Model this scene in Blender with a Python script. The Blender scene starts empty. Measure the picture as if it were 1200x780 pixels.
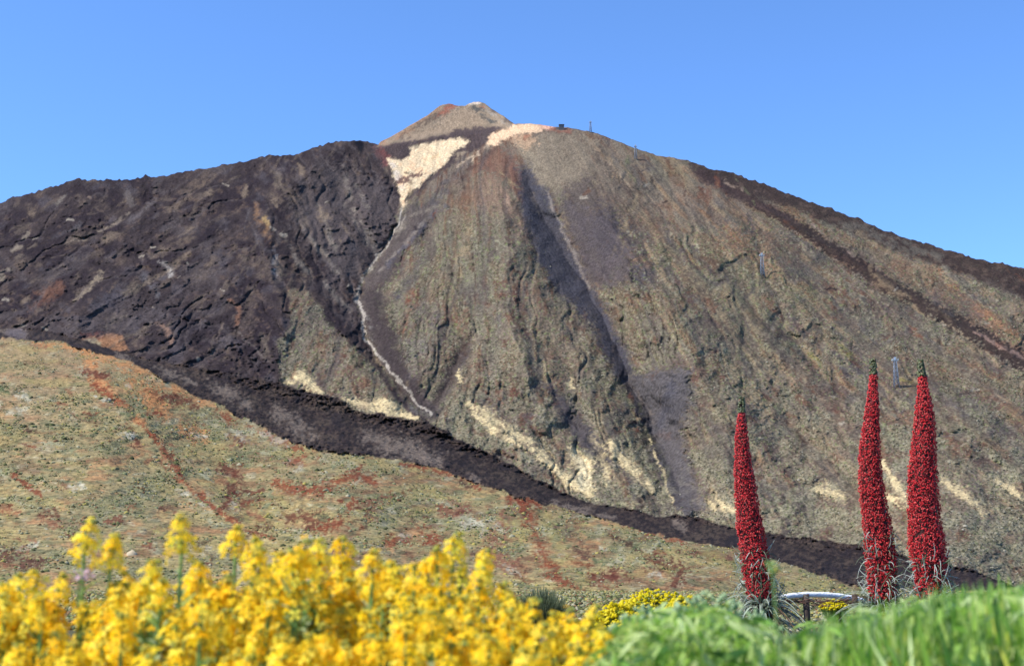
import bpy, math, random
import numpy as np
from mathutils import Vector, Matrix, Euler
R = math.radians
rng = np.random.default_rng(7)
random.seed(7)
scene = bpy.context.scene
col = scene.collection

# ------------------------------------------------------------------ camera
FPX = 1563.0                     # focal length in image pixel units (1200 units across the frame)
PITCH = R(10.9)
CAMZ = 0.52
cam_d = bpy.data.cameras.new("camera")
cam_d.sensor_width = 36.0
cam_d.lens = 36.0 * FPX / 1200.0
cam_d.clip_start = 0.05
cam_d.clip_end = 60000.0
cam_d.dof.use_dof = True
cam_d.dof.focus_distance = 30.0
cam_d.dof.aperture_fstop = 6.6
cam_d.dof.aperture_blades = 8
cam = bpy.data.objects.new("camera", cam_d)
cam.location = (0, 0, CAMZ)
cam.rotation_euler = (R(90) + PITCH, 0, 0)
col.objects.link(cam)
scene.camera = cam


def ray(u, v):
    """image pixel coordinates (u, v) -> (x, z) per metre forward"""
    x = (np.asarray(u, float) - 600.0) / FPX
    y = (390.0 - np.asarray(v, float)) / FPX
    dy = math.cos(PITCH) - y * math.sin(PITCH)
    dz = math.sin(PITCH) + y * math.cos(PITCH)
    return x / dy, dz / dy


def at(u, v, Y):
    a, b = ray(u, v)
    return np.stack([a * Y, np.asarray(Y, float) + 0 * a, CAMZ + b * Y], -1)


def vat(u, v, Y):
    p = at(u, v, Y)
    return Vector((float(p[0]), float(p[1]), float(p[2])))

# ------------------------------------------------------------------ light
SUN_EL, SUN_AZ = R(51), R(-109)          # azimuth measured from +Y towards +X (sun stands to the left)
sd = Vector((math.sin(SUN_AZ) * math.cos(SUN_EL), math.cos(SUN_AZ) * math.cos(SUN_EL), math.sin(SUN_EL)))
sun_d = bpy.data.lights.new("sun", "SUN")
sun_d.energy = 4.8
sun_d.angle = R(0.5)
sun_d.color = (1.0, 0.955, 0.89)
sun = bpy.data.objects.new("sun", sun_d)
sun.rotation_euler = sd.to_track_quat('Z', 'Y').to_euler()
sun.location = (-60, -20, 80)
col.objects.link(sun)
world = bpy.data.worlds.new("World")
scene.world = world
world.use_nodes = True
nt = world.node_tree
bg = nt.nodes["Background"]
sky = nt.nodes.new("ShaderNodeTexSky")
sky.sky_type = 'NISHITA'
sky.sun_disc = False
sky.sun_elevation = SUN_EL
sky.sun_rotation = SUN_AZ
sky.altitude = 3200
sky.air_density = 0.9
sky.dust_density = 0.0
sky.ozone_density = 1.5
tint = nt.nodes.new("ShaderNodeMix"); tint.data_type = 'RGBA'; tint.blend_type = 'MULTIPLY'
tint.inputs[0].default_value = 1.0
tint.inputs[7].default_value = (0.90, 1.24, 1.60, 1)
nt.links.new(sky.outputs[0], tint.inputs[6])
nt.links.new(tint.outputs[2], bg.inputs[0])
bg.inputs[1].default_value = 0.13
vs = scene.view_settings
vs.view_transform = 'Standard'
vs.look = 'None'
vs.exposure = 0.74
vs.gamma = 1.0
vs.use_curve_mapping = False

# ------------------------------------------------------------------ helpers


def lin(c):
    c = np.asarray(c, float) / 255.0
    return np.where(c <= 0.04045, c / 12.92, ((c + 0.055) / 1.055) ** 2.4)


KALB = 0.80


def alb(c):
    return lin(c) * KALB


def tal(c):
    return lin(c) * np.array([0.625, 0.592, 0.548])


def hash2(ix, iy, seed):
    with np.errstate(over='ignore'):
        h = (ix.astype(np.int64) * 374761393 + iy.astype(np.int64) * 668265263 + seed * 1274126177) & 0xFFFFFFFF
        h = ((h ^ (h >> 13)) * 1274126177) & 0xFFFFFFFF
        h = h ^ (h >> 16)
    return (h & 0xFFFF).astype(np.float32) / 65535.0


def vn(x, y, seed=0):
    x = np.asarray(x, np.float32); y = np.asarray(y, np.float32)
    ix = np.floor(x); iy = np.floor(y)
    fx = x - ix; fy = y - iy
    fx = fx * fx * (3 - 2 * fx); fy = fy * fy * (3 - 2 * fy)
    ix = ix.astype(np.int64); iy = iy.astype(np.int64)
    a = hash2(ix, iy, seed); b = hash2(ix + 1, iy, seed)
    c = hash2(ix, iy + 1, seed); d = hash2(ix + 1, iy + 1, seed)
    return ((a + (b - a) * fx) * (1 - fy) + (c + (d - c) * fx) * fy) * 2 - 1


def fbm(x, y, seed=0, octv=4, gain=0.55):
    s = 0; a = 1.0; t = 0
    c, sn = math.cos(0.6), math.sin(0.6)
    for o in range(octv):
        s = s + a * vn(x, y, seed + o * 17); t += a
        x, y = (x * c - y * sn) * 2.03 + 3.1, (x * sn + y * c) * 2.03 + 7.7
        a *= gain
    return s / t * 1.6


def ss(a, b, x):
    t = np.clip((x - a) / (b - a), 0, 1)
    return t * t * (3 - 2 * t)


def mesh_from(name, verts, faces_flat, loop_totals, mat=None, smooth=True, colors=None, parent=None):
    me = bpy.data.meshes.new(name)
    verts = np.ascontiguousarray(verts, np.float32)
    faces_flat = np.ascontiguousarray(faces_flat, np.int32)
    loop_totals = np.ascontiguousarray(loop_totals, np.int32)
    me.vertices.add(len(verts)); me.vertices.foreach_set("co", verts.ravel())
    me.loops.add(len(faces_flat)); me.loops.foreach_set("vertex_index", faces_flat)
    me.polygons.add(len(loop_totals))
    st = np.zeros(len(loop_totals), np.int32); st[1:] = np.cumsum(loop_totals)[:-1]
    me.polygons.foreach_set("loop_start", st)
    me.polygons.foreach_set("loop_total", loop_totals)
    me.update(calc_edges=True)
    me.polygons.foreach_set("use_smooth", np.full(len(loop_totals), smooth, bool))
    if colors is not None:
        at_ = me.color_attributes.new("Col", 'FLOAT_COLOR', 'POINT')
        cc = np.ones((len(verts), 4), np.float32); cc[:, :colors.shape[1]] = colors
        at_.data.foreach_set("color", cc.ravel())
    if mat is not None:
        me.materials.append(mat)
    ob = bpy.data.objects.new(name, me)
    col.objects.link(ob)
    if parent is not None:
        ob.parent = parent
    return ob


class MB:
    """collects pieces (verts, faces, colour) for ONE mesh object"""

    def __init__(self):
        self.v = []; self.f = []; self.t = []; self.c = []; self.n = 0; self.fa = []; self.ta = []

    def add(self, v, faces, c=(1, 1, 1)):
        v = np.asarray(v, float)
        for fc in faces:
            self.f.extend(i + self.n for i in fc); self.t.append(len(fc))
        c = np.asarray(c, float)
        self.c.append(np.broadcast_to(c, (len(v), 3)) if c.ndim == 1 else c)
        self.v.append(v); self.n += len(v)

    def addmany(self, v, F, c):
        """v (k,n,3); F (m,j) faces of one copy; c (k,3) or (k,n,3)"""
        k, n, _ = v.shape
        F = np.asarray(F)
        idx = (F[None] + (np.arange(k) * n)[:, None, None] + self.n).reshape(-1)
        self.fa.append(idx.astype(np.int32)); self.ta.append(np.full(k * F.shape[0], F.shape[1], np.int32))
        c = np.asarray(c, float)
        if c.ndim == 2:
            c = np.repeat(c[:, None], n, 1)
        self.v.append(v.reshape(-1, 3)); self.c.append(c.reshape(-1, 3)); self.n += k * n

    def box(self, x0, x1, y0, y1, z0, z1, c=(1, 1, 1)):
        v = [(x, y, z) for z in (z0, z1) for y in (y0, y1) for x in (x0, x1)]
        self.add(v, [(0, 2, 3, 1), (4, 5, 7, 6), (0, 1, 5, 4), (2, 6, 7, 3), (0, 4, 6, 2), (1, 3, 7, 5)], c)

    def tube(self, pts, rad, sides=6, c=(1, 1, 1), cap=True):
        pts = [Vector(p) for p in pts]
        if not hasattr(rad, '__len__'):
            rad = [rad] * len(pts)
        vs_ = []
        ref = Vector((0.31, 0.95, 0.1))
        for i, p in enumerate(pts):
            d = (pts[min(i + 1, len(pts) - 1)] - pts[max(i - 1, 0)]).normalized()
            a = d.cross(ref)
            if a.length < 1e-3:
                a = d.cross(Vector((1, 0, 0)))
            a.normalize(); b = d.cross(a)
            for k in range(sides):
                t = 2 * math.pi * k / sides
                vs_.append(p + (a * math.cos(t) + b * math.sin(t)) * rad[i])
        fs = []
        for i in range(len(pts) - 1):
            for k in range(sides):
                k2 = (k + 1) % sides
                fs.append((i * sides + k, i * sides + k2, (i + 1) * sides + k2, (i + 1) * sides + k))
        if cap:
            fs.append(tuple(range(sides - 1, -1, -1)))
            fs.append(tuple((len(pts) - 1) * sides + k for k in range(sides)))
        cc = np.asarray(c, float)
        if cc.ndim == 2:
            cc = np.repeat(cc, sides, 0)
        self.add(vs_, fs, cc)

    def build(self, name, mat, parent=None, smooth=True):
        fa = np.concatenate(self.fa + [np.array(self.f, np.int32)]); ta = np.concatenate(self.ta + [np.array(self.t, np.int32)])
        return mesh_from(name, np.concatenate(self.v), fa, ta, mat, smooth,
                         np.concatenate(self.c), parent)


def material(name, rough=0.9, spec=0.15, transl=0.0, noise=None, bump=None, tint=(1, 1, 1)):
    m = bpy.data.materials.new(name)
    m.use_nodes = True
    n = m.node_tree.nodes; l = m.node_tree.links
    p = n["Principled BSDF"]
    p.inputs["Roughness"].default_value = rough
    p.inputs["Specular IOR Level"].default_value = spec
    a = n.new("ShaderNodeVertexColor"); a.layer_name = "Col"
    src = a.outputs[0]
    tc = n.new("ShaderNodeTexCoord")
    if noise:
        for (sc, lo, hi, det) in noise:
            t = n.new("ShaderNodeTexNoise"); t.inputs["Scale"].default_value = sc
            t.inputs["Detail"].default_value = det
            l.new(tc.outputs["Object"], t.inputs["Vector"])
            mr = n.new("ShaderNodeMapRange")
            mr.inputs[1].default_value = 0.3; mr.inputs[2].default_value = 0.7
            mr.inputs[3].default_value = lo; mr.inputs[4].default_value = hi
            l.new(t.outputs[0], mr.inputs[0])
            mx = n.new("ShaderNodeMix"); mx.data_type = 'RGBA'; mx.blend_type = 'MULTIPLY'
            mx.inputs[0].default_value = 1.0
            l.new(src, mx.inputs[6]); l.new(mr.outputs[0], mx.inputs[7])
            src = mx.outputs[2]
    l.new(src, p.inputs["Base Color"])
    if bump:
        t = n.new("ShaderNodeTexNoise"); t.inputs["Scale"].default_value = bump[0]; t.inputs["Detail"].default_value = 4
        l.new(tc.outputs["Object"], t.inputs["Vector"])
        b = n.new("ShaderNodeBump"); b.inputs["Strength"].default_value = bump[1]
        b.inputs["Distance"].default_value = bump[2]
        l.new(t.outputs[0], b.inputs["Height"]); l.new(b.outputs[0], p.inputs["Normal"])
    if transl > 0:
        tr = n.new("ShaderNodeBsdfTranslucent")
        l.new(src, tr.inputs[0])
        ms = n.new("ShaderNodeMixShader"); ms.inputs[0].default_value = transl
        l.new(p.outputs[0], ms.inputs[1]); l.new(tr.outputs[0], ms.inputs[2])
        l.new(ms.outputs[0], n["Material Output"].inputs[0])
    return m


def tag(o, label=None, cat=None, group=None, kind=None):
    if label: o["label"] = label
    if cat: o["category"] = cat
    if group: o["group"] = group
    if kind: o["kind"] = kind
    return o


def empty(name, loc, rz=0.0):
    o = bpy.data.objects.new(name, None)
    o.empty_display_size = 0.1
    o.location = loc; o.rotation_euler = (0, 0, rz)
    col.objects.link(o)
    return o


def copy_tree(o, parent=None):
    c = o.copy(); col.objects.link(c)
    if parent is not None:
        c.parent = parent
    for ch in list(o.children):
        copy_tree(ch, c)
    return c

M_terrain = material("volcanic_ground", 1.0, 0.05, noise=[(0.20, 0.62, 1.38, 5)], bump=(0.13, 0.9, 5.0))
M_lava = material("lava_rock", 0.95, 0.1, noise=[(0.22, 0.45, 1.55, 5), (0.05, 0.75, 1.25, 4)], bump=(0.13, 1.0, 8.0))
M_scrub = material("scrub_leaves", 1.0, 0.05)
M_ground = material("plain_soil", 1.0, 0.05, noise=[(1.5, 0.75, 1.2, 4), (0.12, 0.8, 1.2, 3)], bump=(3.0, 0.5, 0.05))
M_petal = material("yellow_petals", 0.6, 0.15, transl=0.5)
M_leaf = material("green_leaves", 0.45, 0.5, transl=0.45)
M_stem = material("plant_stems", 0.7, 0.2)
M_red = material("red_florets", 0.6, 0.2, transl=0.04)
M_wood = material("weathered_wood", 0.8, 0.2, noise=[(9.0, 0.72, 1.1, 5)], bump=(30.0, 0.6, 0.015))
M_steel = material("painted_steel", 0.5, 0.4)

# =================================================================== TERRAIN
NU, NV = 1500, 560
uu = np.linspace(-330, 1530, NU)
SKY = np.array([(-340, 292), (-100, 258), (0, 238), (30, 228), (60, 219), (80, 213), (93, 210), (100, 212), (130, 211.5), (170, 208.5), (200, 205),
                (232, 199), (256, 195), (290, 188), (312, 183), (320, 182), (335, 183), (345, 181), (365, 174), (385, 168), (400, 165.5), (412, 164), (430, 166),
                (443, 169.5), (446, 166), (455, 162), (480, 147), (500, 136), (513, 126), (519, 122.5), (526, 121.5), (537, 124), (545, 124), (550, 121), (562, 119.3), (568, 121.5),
                (575, 127), (590, 136), (603, 145.5), (608, 144.8), (622, 145), (635, 146.6), (650, 149), (665, 149.5), (690, 153.5), (710, 160),
                (740, 172), (770, 182), (800, 187), (806, 187.5), (830, 198), (850, 201), (870, 207), (900, 218), (950, 237), (1000, 255), (1050, 275),
                (1100, 290), (1150, 304), (1200, 315), (1300, 345), (1540, 410)], float)
skyv = np.interp(uu, SKY[:, 0], SKY[:, 1])
rough_sky = np.interp(uu, [-340, 430, 445, 640, 700, 790, 820, 1540], [1.5, 1.3, .35, .35, .5, .6, 1.2, 1.2])
skyv = skyv + rough_sky * (vn(uu / 3.1, uu * 0, 5) * 0.7 + vn(uu / 9., uu * 0, 6) * 0.9 + 0.9 * np.maximum(0, vn(uu / 5., uu * 0, 8)) ** 3 * -2)
tt = np.linspace(0, 1, NV)
U = np.repeat(uu[None], NV, 0)
V = skyv[None] + (706 - skyv[None]) * tt[:, None]


def tps(ctrl, U, V):
    c = np.array(ctrl, float); x = c[:, :2] / 500.0; w = 1000.0 / c[:, 2]
    n = len(c)
    d = np.linalg.norm(x[:, None] - x[None], axis=-1)
    K = np.where(d > 0, d * d * np.log(d + 1e-12), 0) + np.eye(n) * 2e-4
    P = np.c_[np.ones(n), x]
    A = np.block([[K, P], [P.T, np.zeros((3, 3))]])
    s = np.linalg.solve(A, np.r_[w, 0, 0, 0])
    u = U / 500.0; v = V / 500.0
    out = s[n] + s[n + 1] * u + s[n + 2] * v
    for i in range(n):
        r2 = (u - x[i, 0]) ** 2 + (v - x[i, 1]) ** 2
        out += s[i] * 0.5 * r2 * np.log(r2 + 1e-12)
    return out / 1000.0          # inverse distance


CM = [(-300, 285, 3300), (0, 238, 3600), (93, 210, 3680), (200, 205, 3720), (330, 183, 3760), (410, 166, 3800), (445, 170, 3850),
      (520, 122, 4250), (565, 120, 4250), (490, 165, 3900), (560, 165, 3880), (610, 150, 3800), (660, 151, 3740), (700, 158, 3680), (800, 189, 3600), (900, 219, 3500), (1000, 256, 3380),
      (1100, 291, 3260), (1200, 316, 3150), (1500, 400, 2900),
      (-300, 390, 2500), (0, 383, 2500), (150, 300, 2980), (150, 400, 2350), (300, 300, 2900), (300, 440, 2180), (420, 300, 3000), (420, 400, 2400), (480, 485, 2020),
      (560, 300, 2880), (600, 450, 2180), (560, 520, 1930), (700, 300, 2880), (720, 450, 2200), (690, 585, 1780), (850, 300, 2850), (850, 450, 2200), (850, 610, 1660),
      (1000, 400, 2500), (1000, 530, 1920), (1000, 635, 1500), (1200, 430, 2420), (1200, 560, 1760), (1200, 670, 1330), (1100, 690, 1120), (1500, 500, 2200), (1500, 690, 1100)]
CH = [(-300, 380, 1750), (0, 396, 1700), (150, 424, 1600), (330, 512, 1330), (450, 540, 1230), (600, 582, 1120), (800, 632, 980), (1000, 690, 760), (1300, 692, 700),
      (-300, 560, 820), (0, 520, 980), (150, 520, 1020), (0, 600, 720), (200, 600, 760), (350, 600, 800), (500, 620, 800), (-300, 680, 420), (0, 660, 520), (300, 660, 560), (620, 660, 640), (620, 690, 500), (800, 690, 520), (300, 692, 430)]
LT = np.array([(-340, 372), (0, 383), (60, 388), (110, 403), (170, 420), (240, 431), (300, 444), (325, 447), (380, 464), (400, 467), (420, 481), (500, 494), (540, 515), (600, 545),
               (660, 578), (700, 590), (770, 602), (800, 603), (860, 618), (930, 629), (1000, 637), (1060, 650), (1140, 668), (1200, 690), (1540, 700)], float)
LB = np.array([(-340, 384), (0, 395), (80, 404), (150, 424), (210, 454), (270, 481), (330, 511), (360, 525), (420, 533), (470, 540), (520, 550), (560, 567), (600, 580),
               (650, 594), (700, 606), (760, 625), (800, 633), (860, 641), (930, 664), (1000, 686), (1060, 690), (1140, 694), (1200, 700), (1540, 706)], float)
# natural irregular edges
WU = U + 3.0 * fbm(U / 14, V / 9, 11, 4)
WV = V + 2.2 * fbm(U / 12 + 50, V / 9, 23, 4)
EDGE = 1.6 * fbm(U / 19, V / 12, 19, 5) + 0.9 * fbm(U / 4.3, V / 3.1, 20, 2)
WV = WV
lt = EDGE + np.interp(WU, LT[:, 0], LT[:, 1]); lb = EDGE * 1.1 + np.interp(WU, LB[:, 0], LB[:, 1])
Wm = tps(CM, U, V)
Wh = tps(CH, U, V)
blend = ss(0.05, 1.0, (V - np.interp(U, LT[:, 0], LT[:, 1])) / (np.interp(U, LB[:, 0], LB[:, 1]) - np.interp(U, LT[:, 0], LT[:, 1])))
Wb = Wm * (1 - blend) + Wh * blend
Wb = np.clip(Wb, 1 / 5200., 1 / 250.)
Y0 = 1.0 / Wb

hill = ss(-0.8, 0.8, WV - lb)
lavaband = ss(-0.8, 0.8, WV - lt) * (1 - hill)
mount = 1 - np.maximum(hill, lavaband)

grain = vn(U / 1.35, V / 1.2, 91)
grain2 = vn(U / 2.7 + 9, V / 2.0, 92)


def seg_dist(pts, x, y, widths):
    """distance to a polyline divided by its local half width"""
    best = np.full(x.shape, 1e9, np.float32)
    for i in range(len(pts) - 1):
        ax, ay = pts[i]; bx, by = pts[i + 1]
        dx, dy = bx - ax, by - ay
        t = np.clip(((x - ax) * dx + (y - ay) * dy) / (dx * dx + dy * dy + 1e-9), 0, 1)
        d = np.hypot(x - ax - t * dx, y - ay - t * dy) / (widths[i] + (widths[i + 1] - widths[i]) * t)
        best = np.minimum(best, d)
    return best


def window(x0, x1, y0, y1):
    """row and column range of the image pixel grid that covers a box in image coordinates"""
    c0 = int(np.clip(np.searchsorted(uu, x0), 0, NU - 1)); c1 = int(np.clip(np.searchsorted(uu, x1), c0 + 1, NU))
    r0 = int(np.clip(((y0 - skyv[c0:c1]) / (706 - skyv[c0:c1])).min() * (NV - 1), 0, NV - 1))
    r1 = int(np.clip(((y1 - skyv[c0:c1]) / (706 - skyv[c0:c1])).max() * (NV - 1) + 2, r0 + 1, NV))
    return slice(r0, r1), slice(c0, c1)


def line_local(pts, w, x=None, y=None):
    x = WU if x is None else x; y = WV if y is None else y
    pts = np.array(pts, float)
    w = np.array(w if hasattr(w, '__len__') else [w] * len(pts), float)
    mw = w.max() * 2.2 + 12
    sl = window(pts[:, 0].min() - mw, pts[:, 0].max() + mw, pts[:, 1].min() - mw, pts[:, 1].max() + mw)
    return sl, seg_dist(pts, x[sl], y[sl], w)


def poly_local(pts, x=None, y=None, feather=6):
    """signed distance, positive inside"""
    x = WU if x is None else x; y = WV if y is None else y
    p = np.array(pts, float); m = feather * 2 + 12
    sl = window(p[:, 0].min() - m, p[:, 0].max() + m, p[:, 1].min() - m, p[:, 1].max() + m)
    xs, ys = x[sl], y[sl]
    inside = np.zeros(xs.shape, bool); best = np.full(xs.shape, 1e9)
    n = len(p)
    for i in range(n):
        ax, ay = p[i]; bx, by = p[(i + 1) % n]
        dx, dy = bx - ax, by - ay
        t = np.clip(((xs - ax) * dx + (ys - ay) * dy) / (dx * dx + dy * dy + 1e-9), 0, 1)
        best = np.minimum(best, np.hypot(xs - ax - t * dx, ys - ay - t * dy))
        c = (ay > ys) != (by > ys)
        xx = ax + (ys - ay) / (by - ay + 1e-9) * dx
        inside ^= c & (xs < xx)
    return sl, np.where(inside, best, -best)


def poly_field(pts, x=None, y=None, feather=6):
    sl, d = poly_local(pts, x, y, feather)
    out = np.full(U.shape, -99.0, np.float32); out[sl] = d
    return out


# ---- relief: ridges (+, towards us) and gullies (-)
SU, SV = U + 5 * fbm(U / 40, V / 30, 31, 3), V + 4 * fbm(U / 40, V / 30, 37, 3)
relief = np.zeros_like(U)


def ridge(pts, w, A, sharp=1.0):
    global relief
    sl, d = line_local(pts, w, SU, SV)
    p = np.clip(1 - d, 0, 1)
    p = p * (0.5 + 0.5 * p) if sharp else ss(0, 1, p)
    x_, y_ = SU[sl], SV[sl]
    ln = sum(math.hypot(pts[i + 1][0] - pts[i][0], pts[i + 1][1] - pts[i][1]) for i in range(len(pts) - 1)) * 0.22
    p = p * ss(-.25, 1, np.hypot(x_ - pts[0][0], y_ - pts[0][1]) / ln) * ss(-.25, 1, np.hypot(x_ - pts[-1][0], y_ - pts[-1][1]) / ln)
    relief[sl] += A * p


ridge([(470, 232), (462, 262), (448, 292), (424, 330), (419, 352), (428, 385), (442, 417), (470, 452), (505, 490)], [16, 28, 38, 44, 40, 32, 27, 23, 18], -105)
ridge([(612, 190), (632, 240), (655, 285), (682, 332), (703, 367), (722, 407), (737, 442), (752, 475), (785, 530), (805, 600)], [18, 34, 46, 52, 50, 48, 50, 58, 62, 44], -150)
ridge([(405, 166), (345, 215), (316, 255), (314, 300), (328, 360), (338, 420)], [25, 50, 60, 60, 55, 40], 85)
ridge([(255, 285), (268, 345), (280, 392)], [30, 42, 36], 45)
ridge([(160, 300), (120, 345), (70, 380)], [35, 40, 30], 35)
ridge([(300, 230), (230, 262), (140, 310), (40, 372)], [14, 20, 22, 16], -26)
ridge([(240, 210), (150, 250), (60, 300), (-20, 345)], [12, 18, 20, 18], -22)
ridge([(385, 205), (410, 250), (440, 285)], [14, 18, 12], -18)
ridge([(340, 262), (375, 320), (415, 380)], [14, 20, 16], -18)
ridge([(575, 185), (590, 250), (598, 330), (604, 400), (625, 480)], [30, 48, 56, 56, 40], 90)
ridge([(664, 160), (700, 215), (742, 300), (790, 380), (850, 490), (880, 580)], [26, 48, 60, 66, 66, 44], 80)
ridge([(742, 308), (748, 330), (744, 350)], [22, 20, 14], 30)
ridge([(560, 380), (545, 405), (528, 440), (506, 486)], [18, 30, 30, 16], -40)
ridge([(520, 250), (470, 310), (440, 345)], [10, 16, 16], -22)
ridge([(640, 455), (665, 485), (695, 525), (720, 545)], [16, 28, 26, 12], -36)
ridge([(690, 350), (665, 425), (690, 500)], [16, 22, 16], -18)
ridge([(880, 262), (893, 310), (920, 375), (960, 430)], [12, 22, 24, 14], -34)
ridge([(820, 270), (870, 320), (930, 400), (1000, 470)], [10, 14, 16, 10], -12)
ridge([(1000, 415), (1030, 450), (1080, 500)], [12, 14, 10], -14)
ridge([(905, 475), (950, 520), (1000, 560), (1050, 620)], [14, 20, 20, 14], -28)
ridge([(1100, 430), (1150, 470), (1200, 520)], [16, 20, 20], -16)
ridge([(825, 196), (900, 246), (1000, 306), (1100, 366), (1210, 428), (1300, 480)], [5, 8, 10, 11, 12, 12], 22)
ridge([(1090, 290), (1130, 340), (1190, 390), (1260, 440)], [14, 18, 18, 16], 24)
ridge([(1110, 300), (1150, 345), (1210, 385)], [8, 10, 10], -14)
ridge([(545, 470), (600, 512), (660, 560)], [16, 20, 18], 16)
ridge([(325, 335), (380, 400), (450, 455)], [10, 40, 24], 24)
# hill relief
ridge([(80, 400), (130, 455), (190, 520), (215, 565), (320, 635)], [14, 26, 30, 28, 26], 24)
ridge([(205, 470), (255, 540), (320, 600)], [24, 34, 30], -24)
ridge([(600, 585), (628, 640), (655, 680)], [26, 34, 28], 20)
ridge([(655, 600), (690, 650), (720, 685)], [22, 30, 24], -18)
ridge([(340, 530), (400, 560), (430, 620)], [30, 36, 30], 16)
ridge([(700, 607), (760, 640), (830, 665)], [16, 20, 14], 6)
cone = ss(-3, 7, poly_field([(425, 178), (400, 140), (500, 60), (600, 60), (660, 120), (612, 146), (575, 152), (545, 156), (500, 160), (470, 166)], U, V, 8))

# lesser gullies, ribs and slides running down the fall line
STREAKS = []
rs = np.random.default_rng(77)


def fall_dir(u, v):
    if u < 330 and v < 440:                      # west flank
        k_ = ss(330, 230, u)
        d = np.array([-1.0, .62]) * k_ + np.array([.45, 1.0]) * (1 - k_)
    elif 330 <= u < 470 and v < 340:             # slope above the couloir
        d = np.array([.55, 1.0])
    elif 660 < u < 760 and 200 < v < 345:        # east wall of the main gully
        d = np.array([-.45, 1.0])
    elif 610 < u < 690 and 215 < v < 360:        # west wall of the main gully
        d = np.array([.85, 1.0])
    else:
        t_ = np.clip((u - 590) / 560, -1, 1)
        d = np.array([1.15 * t_, 1.0 - .25 * abs(t_)])
    return d / np.hypot(*d)


for i in range(900):
    u_ = rs.uniform(-40, 1240); v_ = rs.uniform(150, 660)
    v0_ = np.interp(u_, uu, skyv)
    if v_ < v0_ + 8 or v_ > np.interp(u_, LT[:, 0], LT[:, 1]) - 4 or (430 < u_ < 660 and v_ < 200):
        continue
    d_ = fall_dir(u_, v_); ln_ = rs.uniform(8, 34) * (1 + (u_ > 700) * .6) * (1 if rs.random() < .8 else 2)
    n_ = np.array([-d_[1], d_[0]]); pts_ = []
    for q in range(4):
        t_ = q / 3 - .5
        p_ = np.array([u_, v_]) + d_ * ln_ * t_ + n_ * rs.normal(0, .05) * ln_
        pts_.append((p_[0], p_[1]))
    w_ = rs.uniform(.8, 2.6) * (1.0 if rs.random() < .65 else 2.3)
    west_ = u_ < 330 or (u_ < 470 and v_ < 330)
    amp_ = rs.uniform(-1, 1)
    STREAKS.append((pts_, w_, west_, amp_, rs.random(), rs.uniform(.35, .8)))
for pts_, w_, west_, amp_, _, _ in STREAKS:
    ww_ = w_ * 2.2
    ridge(pts_, [ww_ * .5, ww_, ww_ * 1.1, ww_ * .6], amp_ * ww_ * 1.5)

# streak coordinates running down the fall line
ax_, ay_ = 545.0, -30.0
ang = np.arctan2(U - ax_, V - ay_)
rad = np.hypot(U - ax_, V - ay_)
SA = ang * 400.0
st1 = vn(SA / 16 + 0.6 * fbm(U / 50, V / 50, 41, 2), rad / 55, 43)
st2 = fbm(SA / 6 + 0.8 * fbm(U / 30, V / 30, 47, 2), rad / 20, 44, 4)
st3 = vn(SA / 2.2, rad / 8, 45)

# rough: how blocky the surface is
rough = 0.55 * mount + 1.05 * lavaband + 0.40 * hill
leftlava_pts = [(-340, 200), (0, 215), (93, 195), (330, 170), (412, 150), (440, 166), (452, 180), (458, 200), (470, 232), (463, 262), (448, 290), (424, 326), (417, 348), (424, 384), (440, 425), (470, 462), (506, 496),
                (480, 488), (440, 432), (397, 388), (362, 341), (338, 338), (341, 378), (326, 402), (328, 450), (170, 424), (110, 407), (60, 392), (-340, 380)]
LL = poly_field(leftlava_pts, feather=8)
leftlava = ss(-2.5, 2.5, LL + grain * 1.5) * (1 - hill)
rough = rough + 0.45 * leftlava * ss(0.1, -0.25, (U - 330) / 200)

WS = fbm((U * 0.5 + V * 0.86) / 6, (U * 0.86 - V * 0.5) / 34, 85, 4)
west = ss(350, 230, U)
# branching gullies cut by run-off: sharp V floors between rounded ribs
wp = 0.9 * fbm(U / 42, V / 60, 131, 3)
gA = vn(SA / 24 + wp, rad / 150, 132); gB = vn(SA / 10 + 1.3 * wp, rad / 70 + .4 * wp, 133)
GUL1 = np.clip(1 - np.abs(gA) * 3.4, 0, 1); GUL2 = np.clip(1 - np.abs(gB) * 3.0, 0, 1)
wq = 0.9 * fbm(U / 38, V / 30, 135, 3)
wA = vn((U * .5 + V * .86) / 15 + wq, (U * .86 - V * .5) / 95, 136); wB = vn((U * .9 - V * .44) / 13 + wq, (U * .44 + V * .9) / 70, 137)
GULW = np.clip(1 - np.abs(wA) * 3.2, 0, 1) * ss(345, 250, U) + np.clip(1 - np.abs(wB) * 3.2, 0, 1) * ss(250, 345, U)
open_ = ss(6, 60, V - skyv[None]) * ss(700, 560, V)

# =================================================================== PAINT (rock, soil and plant colours)
C = np.zeros(U.shape + (3,))
JIT = 0.8 * grain + 0.8 * grain2


BRK = fbm(U / 9, V / 6, 203, 4)          # breaks strokes up into patches
FINE = fbm(U / 3.2, V / 2.4, 209, 3)


def lay(mask, c, op=1.0, sl=None):
    m = (np.clip(mask, 0, 1) * op)[..., None]
    if sl is None:
        C[...] = C * (1 - m) + tal(c) * m
    else:
        C[sl] = C[sl] * (1 - m) + tal(c) * m


def pol(pts, c, f=3.0, op=1.0, jit=1.0, clip=None, fine=0.5):
    sl, d = poly_local(pts, feather=f * 2 + 4)
    m = ss(-f, f, d + JIT[sl] * f * jit + FINE[sl] * f * fine)
    lay(m if clip is None else m * clip[sl], c, op, sl)


def bare(pts, f=4.0):
    sl, d = poly_local(pts, feather=f * 2 + 4)
    scr[sl] = np.maximum(scr[sl], ss(-f, f, d + 0.8 * f * FINE[sl]))


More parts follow.
